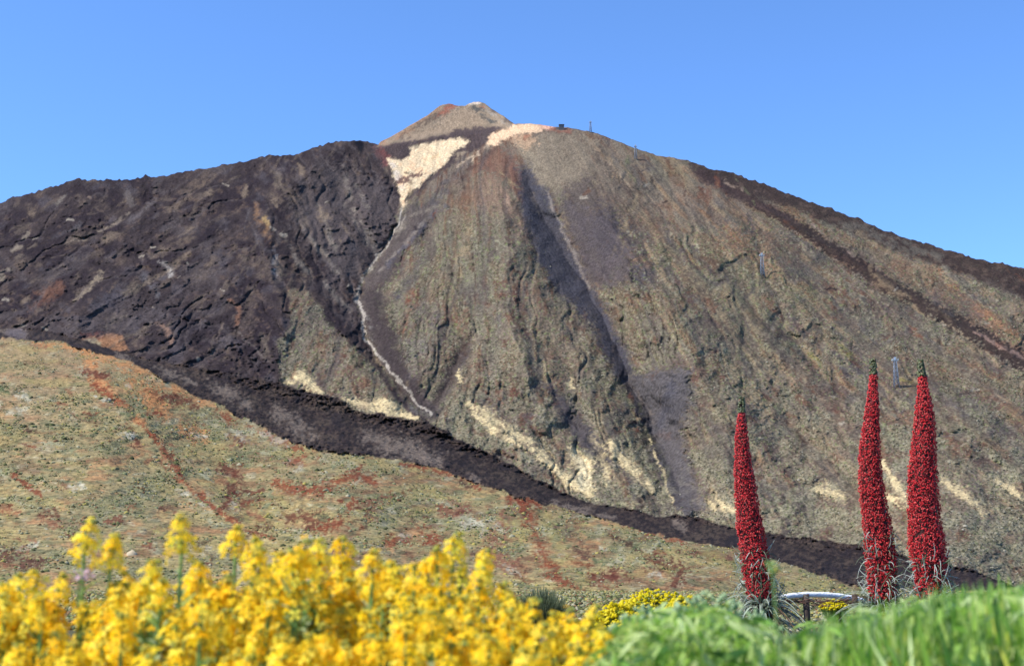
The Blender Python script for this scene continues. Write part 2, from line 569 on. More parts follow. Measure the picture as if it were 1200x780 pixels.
def stroke(pts, w, c, op=1.0, f=0.5, jit=0.35, clip=None, brk=None):
    sl, d = line_local(pts, w)
    m = 1 - ss(1 - f, 1 + f, d + JIT[sl] * jit + 0.45 * FINE[sl])
    if brk is None:
        brk = 0.35
    m = m * ss(-0.25, 0.45, np.roll(BRK, int(pts[0][0]) % 97, 0)[sl] + brk)
    lay(m if clip is None else m * clip[sl], c, op, sl)


n_big = fbm(U / 70, V / 50, 71, 4); n_mid = fbm(U / 22, V / 14, 73, 4); n_sm = fbm(U / 7, V / 4.5, 75, 3)
one = np.ones_like(U)
# --- volcano: grey green scrub slope over brown and purple-grey soils
lay(one, (116, 106, 95))
lay(ss(-0.1, 0.6, st2 + 0.5 * n_mid), (136, 106, 86), 0.7)
lay(ss(0.0, 0.8, st1 * 0.7 + 0.6 * n_mid), (96, 88, 88), 0.6)
lay(ss(0.0, 0.6, n_big + 0.5 * n_sm), (114, 110, 94), 0.6)
lay(ss(0.1, 0.6, st2 - 0.3 * n_big + 0.3 * n_sm), (94, 68, 58), 0.7)
lay(ss(300, 560, V) * 0.5 * ss(-0.5, 0.5, n_mid), (134, 129, 112))
lay(ss(0.2, 0.8, fbm(SA / 10, rad / 60, 79, 3)) * ss(650, 850, U), (122, 94, 72), 0.75)
lay(ss(0.2, 0.8, fbm(SA / 12, rad / 90, 80, 3)) * ss(650, 800, U), (98, 96, 78), 0.7)
lay(ss(0.3, 0.7, fbm(SA / 7 + 3, rad / 80, 82, 3)) * ss(640, 760, U), (84, 78, 78), 0.65)
lay(ss(0.35, 0.7, fbm(SA / 5 + 8, rad / 100, 84, 3)) * ss(640, 760, U), (152, 132, 106), 0.6)
scr = np.zeros_like(U)     # bare scree (no plants)
# upper rocky zone
m = ss(290, 190, V) * ss(560, 640, U) * ss(-0.6, 0.4, n_mid)
lay(m, (122, 112, 100), 0.7); scr = np.maximum(scr, m * 0.8)
# --- left lava
veg = 1 - ss(0.2, 0.8, leftlava)
lay(leftlava, (58, 51, 54))
lay(leftlava * ss(-0.1, 0.7, n_mid + 0.4 * st2), (73, 64, 64), 0.75)
lay(leftlava * ss(0.0, 0.7, -n_mid + 0.5 * n_big), (48, 41, 47), 0.85)
lay(leftlava * ss(0.35, 0.75, st2 + 0.25 * n_sm), (98, 88, 80), 0.55)
lay(leftlava * ss(0.45, 0.8, n_sm + 0.2 * n_big), (92, 78, 70), 0.5)
lay(leftlava * ss(0.35, 0.75, fbm(U / 26, V / 20, 83, 4)), (82, 78, 84), 0.5)
# lateral streaks on the west flank run down to the left
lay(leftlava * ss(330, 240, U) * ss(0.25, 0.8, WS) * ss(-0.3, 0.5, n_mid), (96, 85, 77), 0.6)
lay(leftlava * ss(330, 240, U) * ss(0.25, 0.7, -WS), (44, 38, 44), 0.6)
# grey scree west of the couloir
pol([(350, 210), (385, 190), (420, 200), (452, 215), (468, 238), (460, 262), (440, 292), (418, 325), (400, 330), (375, 300), (340, 265)], (86, 79, 80), 9, 0.75)
for a, b in (((402, 192), (409, 232)), ((416, 218), (430, 240)), ((405, 240), (432, 285)), ((415, 245), (445, 300)), ((372, 240), (392, 290)), ((350, 260), (395, 320)), ((330, 275), (360, 320)), ((380, 330), (410, 365))):
    stroke([a, b], [2.0, 3.5], (128, 120, 112), 0.75, 0.8)
stroke([(300, 240), (305, 255), (312, 270), (318, 285)], [4, 5, 6, 4], (128, 100, 76), 0.8, 0.6)
stroke([(311, 255), (315, 262)], [3, 3], (165, 140, 100), 0.9)
stroke([(318, 290), (322, 300), (322, 320)], [2, 3, 4], (140, 142, 150), 0.8, 0.8)
stroke([(189, 306), (196, 312), (202, 322)], [2, 3.5, 3], (170, 165, 160), 0.85, 0.6)
stroke([(120, 320), (113, 330), (98, 342), (85, 352)], [3, 3.5, 3, 2], (140, 128, 112), 0.8)
stroke([(150, 250), (130, 263), (100, 278), (75, 285)], [1.5, 2.5, 3, 2], (140, 128, 116), 0.75, 0.8, brk=0.2)
stroke([(32, 275), (25, 285), (15, 295)], [3, 4, 2], (132, 122, 110), 0.8)
stroke([(105, 232), (95, 238)], [2, 2], (150, 132, 118), 0.8)
stroke([(75, 230), (66, 240)], [3, 2], (125, 118, 112), 0.7)
stroke([(148, 225), (155, 240)], [4, 3], (105, 98, 96), 0.7)
stroke([(240, 215), (215, 232), (200, 245)], [2, 3, 3], (116, 102, 90), 0.7)
stroke([(180, 235), (165, 250), (150, 258)], [3, 3, 3], (104, 98, 100), 0.7, 0.8)
stroke([(10, 318), (0, 325), (-15, 330)], [4, 4, 4], (136, 126, 112), 0.75)
stroke([(70, 335), (50, 348), (35, 358)], [6, 8, 5], (112, 80, 66), 0.65, 0.8)
stroke([(170, 325), (185, 345)], [4, 3], (110, 108, 112), 0.7, 0.8)
stroke([(110, 360), (130, 350), (150, 345)], [8, 9, 6], (82, 80, 88), 0.6, 0.8)
stroke([(250, 305), (235, 320), (215, 335)], [5, 6, 3], (104, 92, 82), 0.6, 0.8)
stroke([(185, 378), (197, 390), (202, 400)], [2, 4, 4], (138, 112, 98), 0.8)
stroke([(272, 352), (280, 365), (278, 380)], [2.5, 3, 3], (128, 96, 80), 0.8)
stroke([(262, 378), (253, 395), (250, 415)], [1.2, 1.2, 1.2], (118, 105, 96), 0.8, 0.7)
stroke([(276, 388), (295, 405), (318, 425)], [1.2, 1.5, 1.5], (112, 104, 100), 0.7, 0.7)
for (a, b, w) in (((300, 395), (318, 418), 3.5), ((225, 380), (215, 395), 6), ((380, 365), (395, 388), 3), ((285, 400), (305, 430), 5), ((160, 320), (140, 335), 6), ((345, 220), (320, 245), 6), ((262, 255), (240, 275), 6)):
    stroke([a, b], [w, w * 1.2], (40, 35, 42), 0.75, 0.7)
pol([(90, 398), (110, 395), (125, 391), (140, 393), (150, 412), (120, 410)], (150, 112, 84), 2, 0.85)
pol([(90, 400), (112, 397), (120, 409), (105, 407)], (140, 136, 112), 2, 0.8)
stroke([(85, 395), (118, 392)], [2, 3], (92, 52, 46), 0.8)
# --- centre mountain: scree and gullies
G1L = [(480, 240), (520, 232), (505, 262), (470, 300), (445, 335), (442, 362), (455, 395), (475, 430), (508, 470), (540, 405), (552, 398), (546, 425), (515, 480), (506, 494), (480, 470), (445, 425), (424, 385), (418, 350), (425, 328), (450, 290), (466, 262)]
pol(G1L, (84, 77, 77), 5, 0.92)
bare(G1L)
stroke([(444, 345), (450, 385), (464, 420), (486, 455), (502, 482)], [7, 12, 15, 12, 6], (58, 50, 52), 0.9, 0.7, brk=.8)
stroke([(470, 300), (455, 330), (446, 350)], [7, 8, 7], (70, 64, 68), 0.8, 0.7, brk=.7)
stroke([(520, 395), (505, 430), (500, 470)], [7, 10, 8], (78, 70, 70), 0.75, 0.8, brk=.6)
stroke([(545, 400), (530, 430), (512, 470)], [6, 9, 5], (70, 60, 58), 0.8, 0.7, brk=.8)
stroke([(520, 240), (490, 270), (455, 310)], [2.5, 4, 3], (84, 82, 92), 0.75, 0.6)
stroke([(508, 248), (470, 290), (444, 318)], [1.2, 1.8, 1.5], (128, 120, 114), 0.8, 0.7)
stroke([(515, 240), (485, 252), (466, 270)], [2.5, 3, 3], (122, 114, 104), 0.8, 0.7)
stroke([(500, 300), (470, 325), (450, 350)], [3, 4, 4], (130, 116, 100), 0.6, 0.7)
stroke([(480, 330), (462, 350)], [3, 5], (76, 74, 84), 0.7)
pol([(474, 396), (500, 398), (508, 420), (490, 445), (478, 440)], (112, 106, 106), 5, 0.6)
G2S = [(604, 196), (622, 192), (640, 225), (655, 260), (672, 300), (692, 338), (702, 345), (722, 400), (742, 440), (775, 432), (806, 436), (806, 480), (796, 505), (812, 560), (828, 598), (800, 604), (782, 555), (755, 500), (728, 452), (712, 420), (694, 372), (678, 346), (650, 318), (628, 280), (614, 240)]
pol(G2S, (86, 82, 84), 6, 0.95, 1.4)
for W_ in ([(612, 225), (640, 228), (660, 275), (690, 338), (690, 372), (655, 345), (628, 300)], [(738, 446), (752, 452), (776, 505), (798, 560), (806, 600), (792, 600), (770, 545), (746, 490)], [(798, 446), (808, 440), (806, 476), (790, 498), (772, 516), (780, 480)], [(640, 452), (652, 455), (690, 500), (716, 540), (706, 546), (670, 508)], [(690, 360), (702, 362), (730, 410), (744, 440), (732, 440), (706, 400)]):
    pol(W_, (64, 62, 68), 5, 0.9, 1.4); bare(W_)
d = poly_field(G2S, feather=10); scr = np.maximum(scr, ss(-4, 4, d))
stroke([(632, 250), (655, 300), (685, 345)], [8, 12, 9], (74, 74, 88), 0.7, 0.6)
stroke([(705, 375), (722, 410), (736, 435)], [5, 7, 4], (76, 76, 90), 0.7, 0.6)
stroke([(792, 440), (786, 470), (772, 495)], [8, 12, 7], (84, 82, 86), 0.5, 0.9)
stroke([(740, 450), (752, 480), (768, 515), (785, 560)], [3, 5, 5, 4], (64, 60, 64), 0.8, 0.6, brk=.8)
stroke([(820, 530), (818, 570), (822, 600)], [9, 10, 8], (112, 98, 90), 0.75, 0.7, brk=.9)
stroke([(640, 225), (656, 262), (672, 298), (690, 335)], [1.4, 1.6, 2.2, 1.4], (132, 124, 118), 0.8, 0.7)
stroke([(668, 290), (671, 294)], [3, 3], (150, 136, 124), 0.7)
pol([(612, 205), (628, 215), (650, 265), (676, 315), (692, 345), (670, 345), (640, 312), (622, 272), (610, 240)], (62, 62, 70), 4, 0.85, 1.3)
bare([(690, 215), (715, 235), (735, 290), (740, 330), (715, 330), (692, 340), (665, 290), (655, 240), (668, 215)])
pol([(690, 205), (720, 235), (745, 290), (760, 330), (740, 345), (715, 330), (692, 340), (665, 290), (655, 240), (668, 215)], (82, 74, 74), 8, 0.8, 1.6)
pol([(700, 240), (722, 255), (730, 290), (705, 300), (690, 275)], (66, 62, 68), 7, 0.8, 1.4)
pol([(735, 255), (752, 270), (765, 330), (745, 335)], (72, 69, 74), 6, 0.75, 1.2)
stroke([(740, 318), (742, 328), (748, 330)], [3, 4, 3], (36, 34, 42), 0.9)
stroke([(750, 312), (762, 335)], [7, 9], (80, 80, 88), 0.8, 0.7)
stroke([(703, 320), (705, 340), (708, 352)], [3.5, 4, 3], (124, 102, 84), 0.8)
stroke([(740, 295), (755, 305)], [6, 8], (134, 104, 84), 0.6, 0.8)
for (a, b, w) in (((698, 349), (715, 343), 2.4), ((693, 362), (694, 388), 1.8), ((707, 417), (708, 425), 2.2), ((726, 440), (740, 433), 3.0), ((740, 434), (748, 434), 1.2), ((722, 456), (728, 466), 3), ((732, 452), (735, 468), 2.4),
                  ((708, 314), (710, 320), 3), ((612, 255), (622, 280), 3.5), ((604, 290), (604, 315), 1.6), ((602, 330), (602, 352), 1.5), ((487, 265), (489, 270), 2.2), ((640, 265), (632, 250), 3), ((778, 512), (790, 520), 2.6),
                  ((548, 357), (560, 359), 1.8), ((975, 415), (985, 420), 1.8), ((968, 338), (980, 340), 1.6), ((620, 225), (630, 250), 4)):
    stroke([a, b], w, (42, 37, 42), 0.9, 0.6, 0.6)
stroke([(774, 505), (784, 512)], [4, 4], (122, 84, 68), 0.85)
# scree below the summit
pol([(600, 168), (640, 160), (664, 156), (700, 165), (690, 190), (668, 215), (648, 222), (632, 205), (618, 185)], (128, 118, 104), 5, 0.8)
stroke([(612, 172), (625, 190), (645, 225)], [6, 7, 5], (138, 128, 112), 0.7, 0.7)
stroke([(690, 165), (715, 195), (745, 225), (790, 270), (830, 300)], [2.0, 2.6, 2.6, 2.4, 2], (146, 130, 112), 0.75, 0.7)
pol([(565, 185), (585, 172), (602, 185), (612, 215), (612, 238), (604, 225), (590, 210), (572, 200), (552, 205)], (112, 80, 70), 4, 0.75, 1.3)
stroke([(540, 205), (560, 192), (580, 176)], [3, 4, 4], (92, 72, 66), 0.8)
stroke([(528, 205), (522, 222), (512, 235)], [4, 7, 7], (84, 82, 86), 0.7, 0.7)
pol([(560, 210), (580, 205), (600, 235), (615, 265), (608, 275), (585, 250), (568, 245), (552, 235)], (124, 104, 92), 5, 0.8)
stroke([(585, 222), (605, 255), (615, 280)], [4, 6, 5], (144, 122, 106), 0.7, 0.7)
stroke([(530, 235), (525, 240), (560, 232)], [5, 6, 6], (116, 90, 74), 0.5, 0.8)
stroke([(600, 270), (598, 320), (604, 345)], [4, 4, 3], (98, 68, 62), 0.6, 0.8, brk=0.2)
for (a, b, w) in (((562, 345), (570, 352), 4), ((604, 372), (616, 390), 5), ((590, 400), (588, 425), 4), ((560, 420), (560, 432), 4), ((600, 440), (612, 452), 5), ((640, 460), (650, 468), 6), ((568, 455), (574, 470), 3), ((600, 455), (625, 485), 5), ((620, 490), (645, 520), 5), ((830, 370), (850, 392), 4), ((800, 350), (825, 365), 4), ((835, 415), (845, 440), 6), ((750, 395), (752, 405), 4),
                  ((815, 445), (830, 460), 5), ((955, 450), (965, 460), 5), ((990, 410), (1005, 430), 4), ((905, 350), (925, 370), 4), ((1040, 400), (1060, 415), 6), ((1090, 470), (1130, 500), 5), ((1140, 515), (1180, 535), 5), ((1120, 530), (1160, 545), 4), ((970, 475), (990, 490), 4), ((585, 330), (590, 345), 5), ((360, 430), (380, 455), 5), ((390, 405), (400, 420), 4), ((350, 350), (345, 360), 3), ((420, 430), (440, 440), 3)):
    stroke([a, b], [w, w], (98, 62, 54), 0.75, 0.9, 0.8, brk=0.25)
# greener scrub belts
pol([(520, 260), (590, 255), (595, 320), (560, 345), (500, 350), (470, 345), (495, 300)], (110, 110, 92), 12, 0.3, 1.5)
pol([(800, 280), (880, 290), (960, 360), (900, 420), (820, 360)], (112, 112, 90), 20, 0.4, 1.5)
for (u_, v_) in ((990, 410), (955, 420), (1060, 450), (1068, 447)):
    stroke([(u_ - 5, v_ - 3), (u_ + 5, v_ + 4)], 4, (140, 134, 78), 0.7, 0.8)
# dark hollows on the right flank
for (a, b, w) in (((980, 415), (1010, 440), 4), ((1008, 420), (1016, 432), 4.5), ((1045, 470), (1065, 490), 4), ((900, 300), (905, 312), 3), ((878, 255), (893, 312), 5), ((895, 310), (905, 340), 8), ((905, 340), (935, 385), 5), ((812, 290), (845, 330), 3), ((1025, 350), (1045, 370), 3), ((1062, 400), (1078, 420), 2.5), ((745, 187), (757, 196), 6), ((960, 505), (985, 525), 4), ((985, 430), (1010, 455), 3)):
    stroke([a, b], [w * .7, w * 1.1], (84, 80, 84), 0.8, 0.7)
stroke([(1090, 455), (1140, 490), (1200, 540)], [3, 5, 5], (92, 86, 88), 0.6, 0.7)
for (a, b) in (((1000, 450), (1060, 520)), ((920, 400), (980, 470)), ((1120, 470), (1200, 520)), ((1050, 520), (1150, 580)), ((850, 350), (930, 430))):
    stroke([a, b], [3, 6], (96, 88, 82), 0.55, 0.9)
for pts, w in (([(765, 250), (800, 310), (850, 380), (900, 440)], [3, 6, 7, 4]), ([(830, 300), (880, 370), (950, 450), (1010, 520)], [3, 6, 8, 5]), ([(950, 340), (1030, 420), (1120, 500)], [3, 6, 5]), ([(905, 480), (960, 540), (1020, 600)], [4, 9, 6]), ([(1080, 440), (1140, 500), (1210, 560)], [4, 7, 6]), ([(700, 180), (740, 230), (790, 290)], [2, 5, 4]), ([(1020, 330), (1100, 410), (1200, 490)], [3, 6, 7])):
    stroke(pts, w, (84, 76, 72), 0.7, 0.9, 1.0, brk=0.35)
    sl_, d_ = line_local(pts, w); scr[sl_] = np.maximum(scr[sl_], 0.8 * ss(1.2, 0.5, d_))
# right flank lava streams and orange soils
RL = [(800, 185), (812, 186), (860, 200), (900, 214), (1000, 250), (1100, 286), (1200, 310), (1540, 400), (1540, 470), (1200, 350), (1120, 318), (1080, 305), (1000, 272), (930, 245), (880, 230), (850, 214), (820, 204)]
pol(RL, (62, 52, 50), 3, 0.95)
scr = np.maximum(scr, ss(-3, 2, poly_field(RL)))
LS = [(822, 202), (850, 218), (872, 230), (900, 246), (950, 275), (1000, 308), (1060, 345), (1110, 372), (1210, 430), (1300, 480)]
sl_, d_ = line_local(LS, [4, 5, 5, 6, 7.5, 8.5, 9, 10, 11, 11]); scr[sl_] = np.maximum(scr[sl_], ss(1.3, 0.9, d_))
lay(ss(-2, 3, poly_field(RL)) * ss(0.1, 0.6, n_sm), (92, 78, 70), 0.6)
pol([(930, 262), (1000, 285), (1080, 310), (1110, 318), (1200, 372), (1200, 410), (1120, 360), (1040, 315), (960, 280)], (116, 104, 90), 5, 0.7)
pol([(1050, 300), (1095, 315), (1110, 345), (1150, 365), (1200, 400), (1200, 412), (1130, 370), (1070, 335), (1035, 315)], (128, 98, 80), 5, 0.6, 1.5)
stroke([(1100, 318), (1115, 338), (1140, 358), (1200, 395)], [4, 6, 6, 5], (142, 104, 80), 0.8, 0.6)
stroke([(1105, 315), (1140, 342), (1210, 380)], [4, 7, 8], (116, 110, 100), 0.85, 0.6)
stroke([(1150, 330), (1200, 355), (1260, 390)], [5, 7, 7], (98, 88, 82), 0.7, 0.7)
stroke([(990, 262), (1060, 290), (1100, 300)], [5, 7, 5], (108, 104, 96), 0.6, 0.8)
stroke([(880, 240), (940, 262), (1000, 285)], [4, 6, 5], (148, 122, 96), 0.75, 0.7)
stroke([(800, 198), (860, 225), (930, 265), (1010, 320), (1080, 365)], [3, 5, 5, 4, 3], (138, 114, 94), 0.7, 0.7)
stroke([(822, 202), (850, 218), (872, 230), (900, 246), (950, 275), (1000, 308), (1060, 345), (1110, 372), (1210, 430), (1300, 480)], [4, 5, 5, 6, 7.5, 8.5, 9, 10, 11, 11], (58, 48, 47), 0.95, 0.35, 0.5, brk=1.5)
stroke([(850, 212), (870, 222)], [1.5, 2], (150, 132, 118), 0.9)
stroke([(950, 262), (975, 280), (1000, 300)], [1.2, 1.8, 1.2], (150, 130, 118), 0.8, 0.6)
stroke([(1140, 388), (1165, 402), (1200, 420)], [1.5, 2.2, 2], (146, 122, 112), 0.8, 0.6)
pol([(800, 190), (845, 210), (880, 232), (900, 240), (940, 262), (900, 250), (860, 232), (820, 212)], (70, 58, 58), 3, 0.8)
pol([(830, 250), (850, 258), (870, 275), (855, 280)], (130, 104, 84), 6, 0.5)
pol([(848, 268), (905, 278), (920, 320), (880, 310), (855, 290)], (140, 104, 80), 8, 0.5, 1.8)
# --- summit cone
coneM = ss(-1.5, 1.5, poly_field([(440, 173), (455, 160), (500, 132), (520, 110), (565, 105), (608, 149), (590, 152), (560, 152), (540, 160), (500, 163), (470, 167)], U, V))
scr = np.maximum(scr, coneM)
lay(coneM, (150, 134, 116))
lay(coneM * ss(-0.2, 0.6, fbm((U + V * .6) / 12, V / 12, 87, 3)), (128, 117, 104), 0.6)
stroke([(446, 168), (480, 150), (512, 128)], [3, 4, 5], (158, 128, 106), 0.8)
stroke([(470, 160), (495, 145), (510, 136)], [3, 4, 4], (96, 84, 78), 0.7, clip=coneM)
pol([(517, 128), (526, 117), (536, 125), (520, 135), (510, 138)], (150, 98, 82), 2.5, 0.9)
pol([(536, 128), (548, 128), (560, 145), (530, 152), (500, 155), (515, 142)], (160, 142, 122), 4, 0.8)
stroke([(551, 122), (562, 120)], [1.6, 1.6], (220, 205, 190), 0.9)
stroke([(562, 121), (570, 126)], [2, 2], (170, 110, 92), 0.8)
stroke([(553, 125), (563, 132), (580, 142)], [3, 5, 3], (82, 84, 84), 0.85)
stroke([(570, 128), (585, 138), (600, 147)], [2, 3, 3], (150, 142, 132), 0.75)
stroke([(578, 128), (592, 138), (606, 147)], [2, 2, 2], (96, 88, 86), 0.8)
# dark saddle, white pumice couloir
pol([(446, 172), (470, 166), (505, 160), (541, 152), (556, 148), (590, 150), (582, 154), (571, 168), (540, 184), (512, 206), (486, 230), (478, 238), (476, 228), (497, 212), (515, 196), (535, 176), (547, 166), (541, 160), (506, 167), (484, 171), (476, 188), (464, 190), (452, 186)], (78, 68, 70), 1.8, 0.95)
pol([(438, 172), (452, 174), (460, 184), (456, 196), (446, 194), (440, 182)], (112, 72, 70), 2.5, 0.85)
stroke([(505, 200), (520, 192), (545, 178)], [1.8, 2.2, 1.6], (150, 136, 118), 0.7, 0.7)
white = [(484, 171), (507, 166), (530, 162), (540, 160.6), (547, 166), (538, 175), (514, 199), (497, 214), (480, 226), (476, 231), (474, 245), (469, 232), (464.5, 218), (459, 200), (455, 187), (463, 187), (471, 190), (480, 182)]
pol(white, (226, 206, 172), 1.8, 1.0, 0.9)
wm = ss(-1, 2, poly_field(white)); scr = np.maximum(scr, wm)
lay(wm * ss(-0.1, 0.6, n_sm + (V - 200) / 60), (226, 188, 150), 0.6)
stroke([(459, 192), (466, 210), (470, 228)], [3, 5, 4], (208, 200, 192), 0.6, 0.8, clip=wm)
stroke([(467, 216), (480, 210), (494, 203)], [2, 3, 2.4], (104, 80, 76), 0.9, 0.4, 0.7)
stroke([(486, 172), (489, 173)], [2, 2], (130, 122, 105), 0.8)
stroke([(500, 188), (512, 182)], [2, 1], (205, 176, 128), 0.7, 0.8)
ridgew = [(570, 169), (576, 158), (591, 150), (608, 143), (631, 144), (652, 148), (637, 154), (612, 157), (593, 163), (574, 172)]
pol(ridgew, (224, 194, 162), 1.8, 0.95, 0.9)
wm2 = ss(-1, 2, poly_field(ridgew)); scr = np.maximum(scr, wm2)
pol([(628, 143), (655, 147), (650, 152), (634, 153)], (206, 160, 144), 2.5, 0.8)
stroke([(572, 171), (553, 184), (533, 197)], [2.4, 2.2, 1.6], (196, 176, 152), 0.9)
pol([(598, 160), (622, 156), (630, 168), (618, 174), (606, 168)], (176, 148, 122), 4, 0.7, 1.4)
stroke([(617, 160), (620, 162)], [2.5, 2.5], (140, 88, 70), 0.8)
stroke([(648, 152), (668, 153)], [3, 3], (132, 88, 76), 0.7)
# debris trail in the couloir
stroke([(473, 240), (470, 255), (463, 272), (452, 288), (440, 302), (430, 318), (421, 330), (418, 342), (421, 352), (426, 366), (424, 385), (430, 400), (442, 416), (458, 436), (475, 455), (490, 472), (503, 484)], [1, 1, 1, 1.2, 1.6, 1.9, 1.7, 1.9, 1.6, 1.8, 1.4, 1.4, 1.4, 1.2, 1.1, 1.1, .9], (172, 166, 158), 0.9, 0.6, 0.9, brk=0.7)
stroke([(414, 338), (420, 355), (432, 375), (437, 398)], [1.4, 2.0, 2.4, 1.4], (138, 136, 134), 0.6, 0.7, 0.9)
stroke([(476, 252), (466, 280)], [1.2, 1.2], (150, 142, 132), 0.8, 0.6)
stroke([(484, 478), (500, 487), (508, 492)], [4, 5, 3], (128, 128, 122), 0.6, 0.8)
# --- pale pumice sand at the foot
sand = (220, 202, 158)
for pts, w in (([(405, 467), (430, 474), (452, 482), (490, 489)], [1.5, 4, 5, 2]), ([(430, 475), (450, 470), (462, 476)], [3, 4, 3]), ([(340, 446), (352, 440), (366, 452), (378, 460)], [3, 5, 5, 2]),
               ([(550, 474), (575, 488), (600, 506), (625, 523), (650, 548), (672, 566), (690, 580)], [3, 5, 4, 5.5, 4, 5, 3]), ([(556, 485), (580, 505), (610, 522)], [3, 4, 2]), ([(540, 436), (539, 446)], [2.2, 2.2]),
               ([(672, 530), (682, 545), (690, 572)], [6, 10, 5]), ([(690, 512), (705, 535), (712, 560)], [3, 5, 4]), ([(716, 520), (735, 545), (765, 575)], [4, 5, 4]), ([(1030, 540), (1045, 560), (1060, 585)], [2, 4, 5]), ([(1015, 580), (1050, 585)], [4, 4]),
               ([(1105, 562), (1130, 580), (1155, 600)], [3, 5, 3]), ([(838, 590), (860, 598)], [6, 5]), ([(960, 572), (985, 580)], [5, 5]), ([(740, 480), (755, 500), (790, 590)], [0.8, 1, 1]), ([(668, 448), (672, 458)], [2.5, 2.5]), ([(1170, 560), (1200, 585)], [3, 3])):
    stroke(pts, [q_ * 1.25 for q_ in w], sand, 0.95, 0.6, 0.9, clip=mount, brk=0.75)
    sl_, d_ = line_local(pts, [q_ * 1.1 for q_ in w]); scr[sl_] = np.maximum(scr[sl_], 0.8 * ss(1.2, 0.7, d_))
pol([(672, 532), (688, 540), (694, 570), (684, 575)], (236, 222, 182), 3, 0.9)
lay(mount * ss(540, 600, V) * ss(0.0, 0.5, n_sm) * ss(900, 800, U), (170, 164, 130), 0.55)
lay(mount * ss(520, 640, V) * ss(850, 950, U) * ss(0.0, 0.5, n_sm + 0.3 * n_mid), (150, 146, 116), 0.5)

# the same lesser gullies carry their own soils
PAL_E = [(88, 68, 58), (98, 74, 62), (84, 78, 80), (92, 88, 88), (142, 124, 102), (150, 134, 108), (104, 106, 82), (116, 76, 60), (70, 62, 60), (126, 112, 96)]
PAL_W = [(92, 82, 76), (112, 102, 92), (42, 36, 38), (38, 33, 36), (78, 67, 64), (86, 83, 88), (74, 70, 76), (128, 114, 100), (50, 44, 46), (66, 58, 60)]
for pts_, w_, west_, amp_, k_, op_ in STREAKS:
    c_ = (PAL_W if west_ else PAL_E)[int(k_ * 10)]
    stroke(pts_, [w_ * .5, w_, w_ * 1.1, w_ * .5], c_, op_ * (.95 if west_ else 1.0), 0.8, 0.7, clip=mount, brk=0.3)
for i in range(220):            # bare rock outcrops and boulders, dark strokes painted to read with their shadows
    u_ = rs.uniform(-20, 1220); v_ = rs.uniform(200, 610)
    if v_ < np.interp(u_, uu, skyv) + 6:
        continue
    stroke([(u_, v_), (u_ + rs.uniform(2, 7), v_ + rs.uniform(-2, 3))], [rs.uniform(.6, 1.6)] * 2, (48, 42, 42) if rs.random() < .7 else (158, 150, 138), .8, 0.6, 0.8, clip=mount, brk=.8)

lay(mount * (1 - leftlava) * (1 - np.clip(scr, 0, 1)) * ss(420, 560, V) * ss(-0.4, 0.5, n_mid + 0.4 * n_sm), (152, 148, 126), 0.55)
lay(mount * (1 - leftlava) * (1 - np.clip(scr, 0, 1)) * ss(-0.2, 0.6, n_mid + .5 * n_sm - .4 * n_big) * ss(230, 330, V), (120, 119, 96), 0.3)
gm_ = mount * (1 - leftlava) * open_ * (1 - np.clip(scr, 0, 1))
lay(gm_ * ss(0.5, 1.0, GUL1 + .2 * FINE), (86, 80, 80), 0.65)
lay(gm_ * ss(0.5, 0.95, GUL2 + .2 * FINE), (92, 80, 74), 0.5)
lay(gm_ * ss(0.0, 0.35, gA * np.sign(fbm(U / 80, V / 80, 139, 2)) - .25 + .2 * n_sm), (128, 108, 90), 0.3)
scr = np.maximum(scr, gm_ * 0.55 * ss(.45, .9, GUL1))
lay(leftlava * ss(0.4, 0.95, GULW + .2 * FINE), (88, 82, 84), 0.45)
lay(wm * ss(0.1, 0.7, -n_mid), (214, 190, 156), 0.5)
# blue-grey scree of the main gully and its fan lies over everything
for W_, c_ in (([(608, 200), (624, 205), (642, 226), (660, 270), (690, 336), (708, 362), (730, 405), (746, 440), (732, 448), (712, 420), (692, 380), (664, 352), (638, 318), (620, 275), (608, 235)], (72, 72, 82)),
              ([(738, 446), (760, 440), (808, 432), (808, 480), (798, 505), (812, 550), (830, 600), (800, 604), (782, 560), (760, 505)], (92, 89, 92)),
              ([(660, 232), (690, 250), (722, 262), (742, 300), (730, 328), (700, 340), (678, 300)], (84, 78, 82)),
              ([(640, 452), (654, 455), (690, 500), (720, 545), (706, 550), (668, 508)], (76, 72, 76)),
              ([(424, 340), (446, 342), (462, 400), (486, 445), (508, 488), (496, 490), (460, 440), (438, 405)], (66, 59, 61))):
    sl_, d_ = poly_local(W_, feather=14)
    m_ = ss(-6, 6, d_ + 4 * FINE[sl_] + 5 * n_sm[sl_])
    lay(m_ * (0.7 + 0.3 * ss(-.4, .4, st2[sl_])), c_, 0.85, sl_)
    scr[sl_] = np.maximum(scr[sl_], 0.95 * m_)
stroke([(642, 226), (656, 262), (672, 298), (690, 337)], [1.2, 1.4, 2, 1.2], (130, 122, 118), 0.8, 0.7, brk=.8)
stroke([(421, 352), (426, 366), (424, 385), (430, 400), (442, 416), (458, 436), (475, 455), (490, 472), (503, 484)], [1.6, 1.7, 1.4, 1.4, 1.4, 1.2, 1.1, 1.1, .9], (176, 170, 162), 0.9, 0.6, 0.8, brk=0.9)
stroke([(790, 445), (782, 475), (768, 505)], [4, 7, 4], (72, 72, 82), 0.7, 0.9, brk=.7)
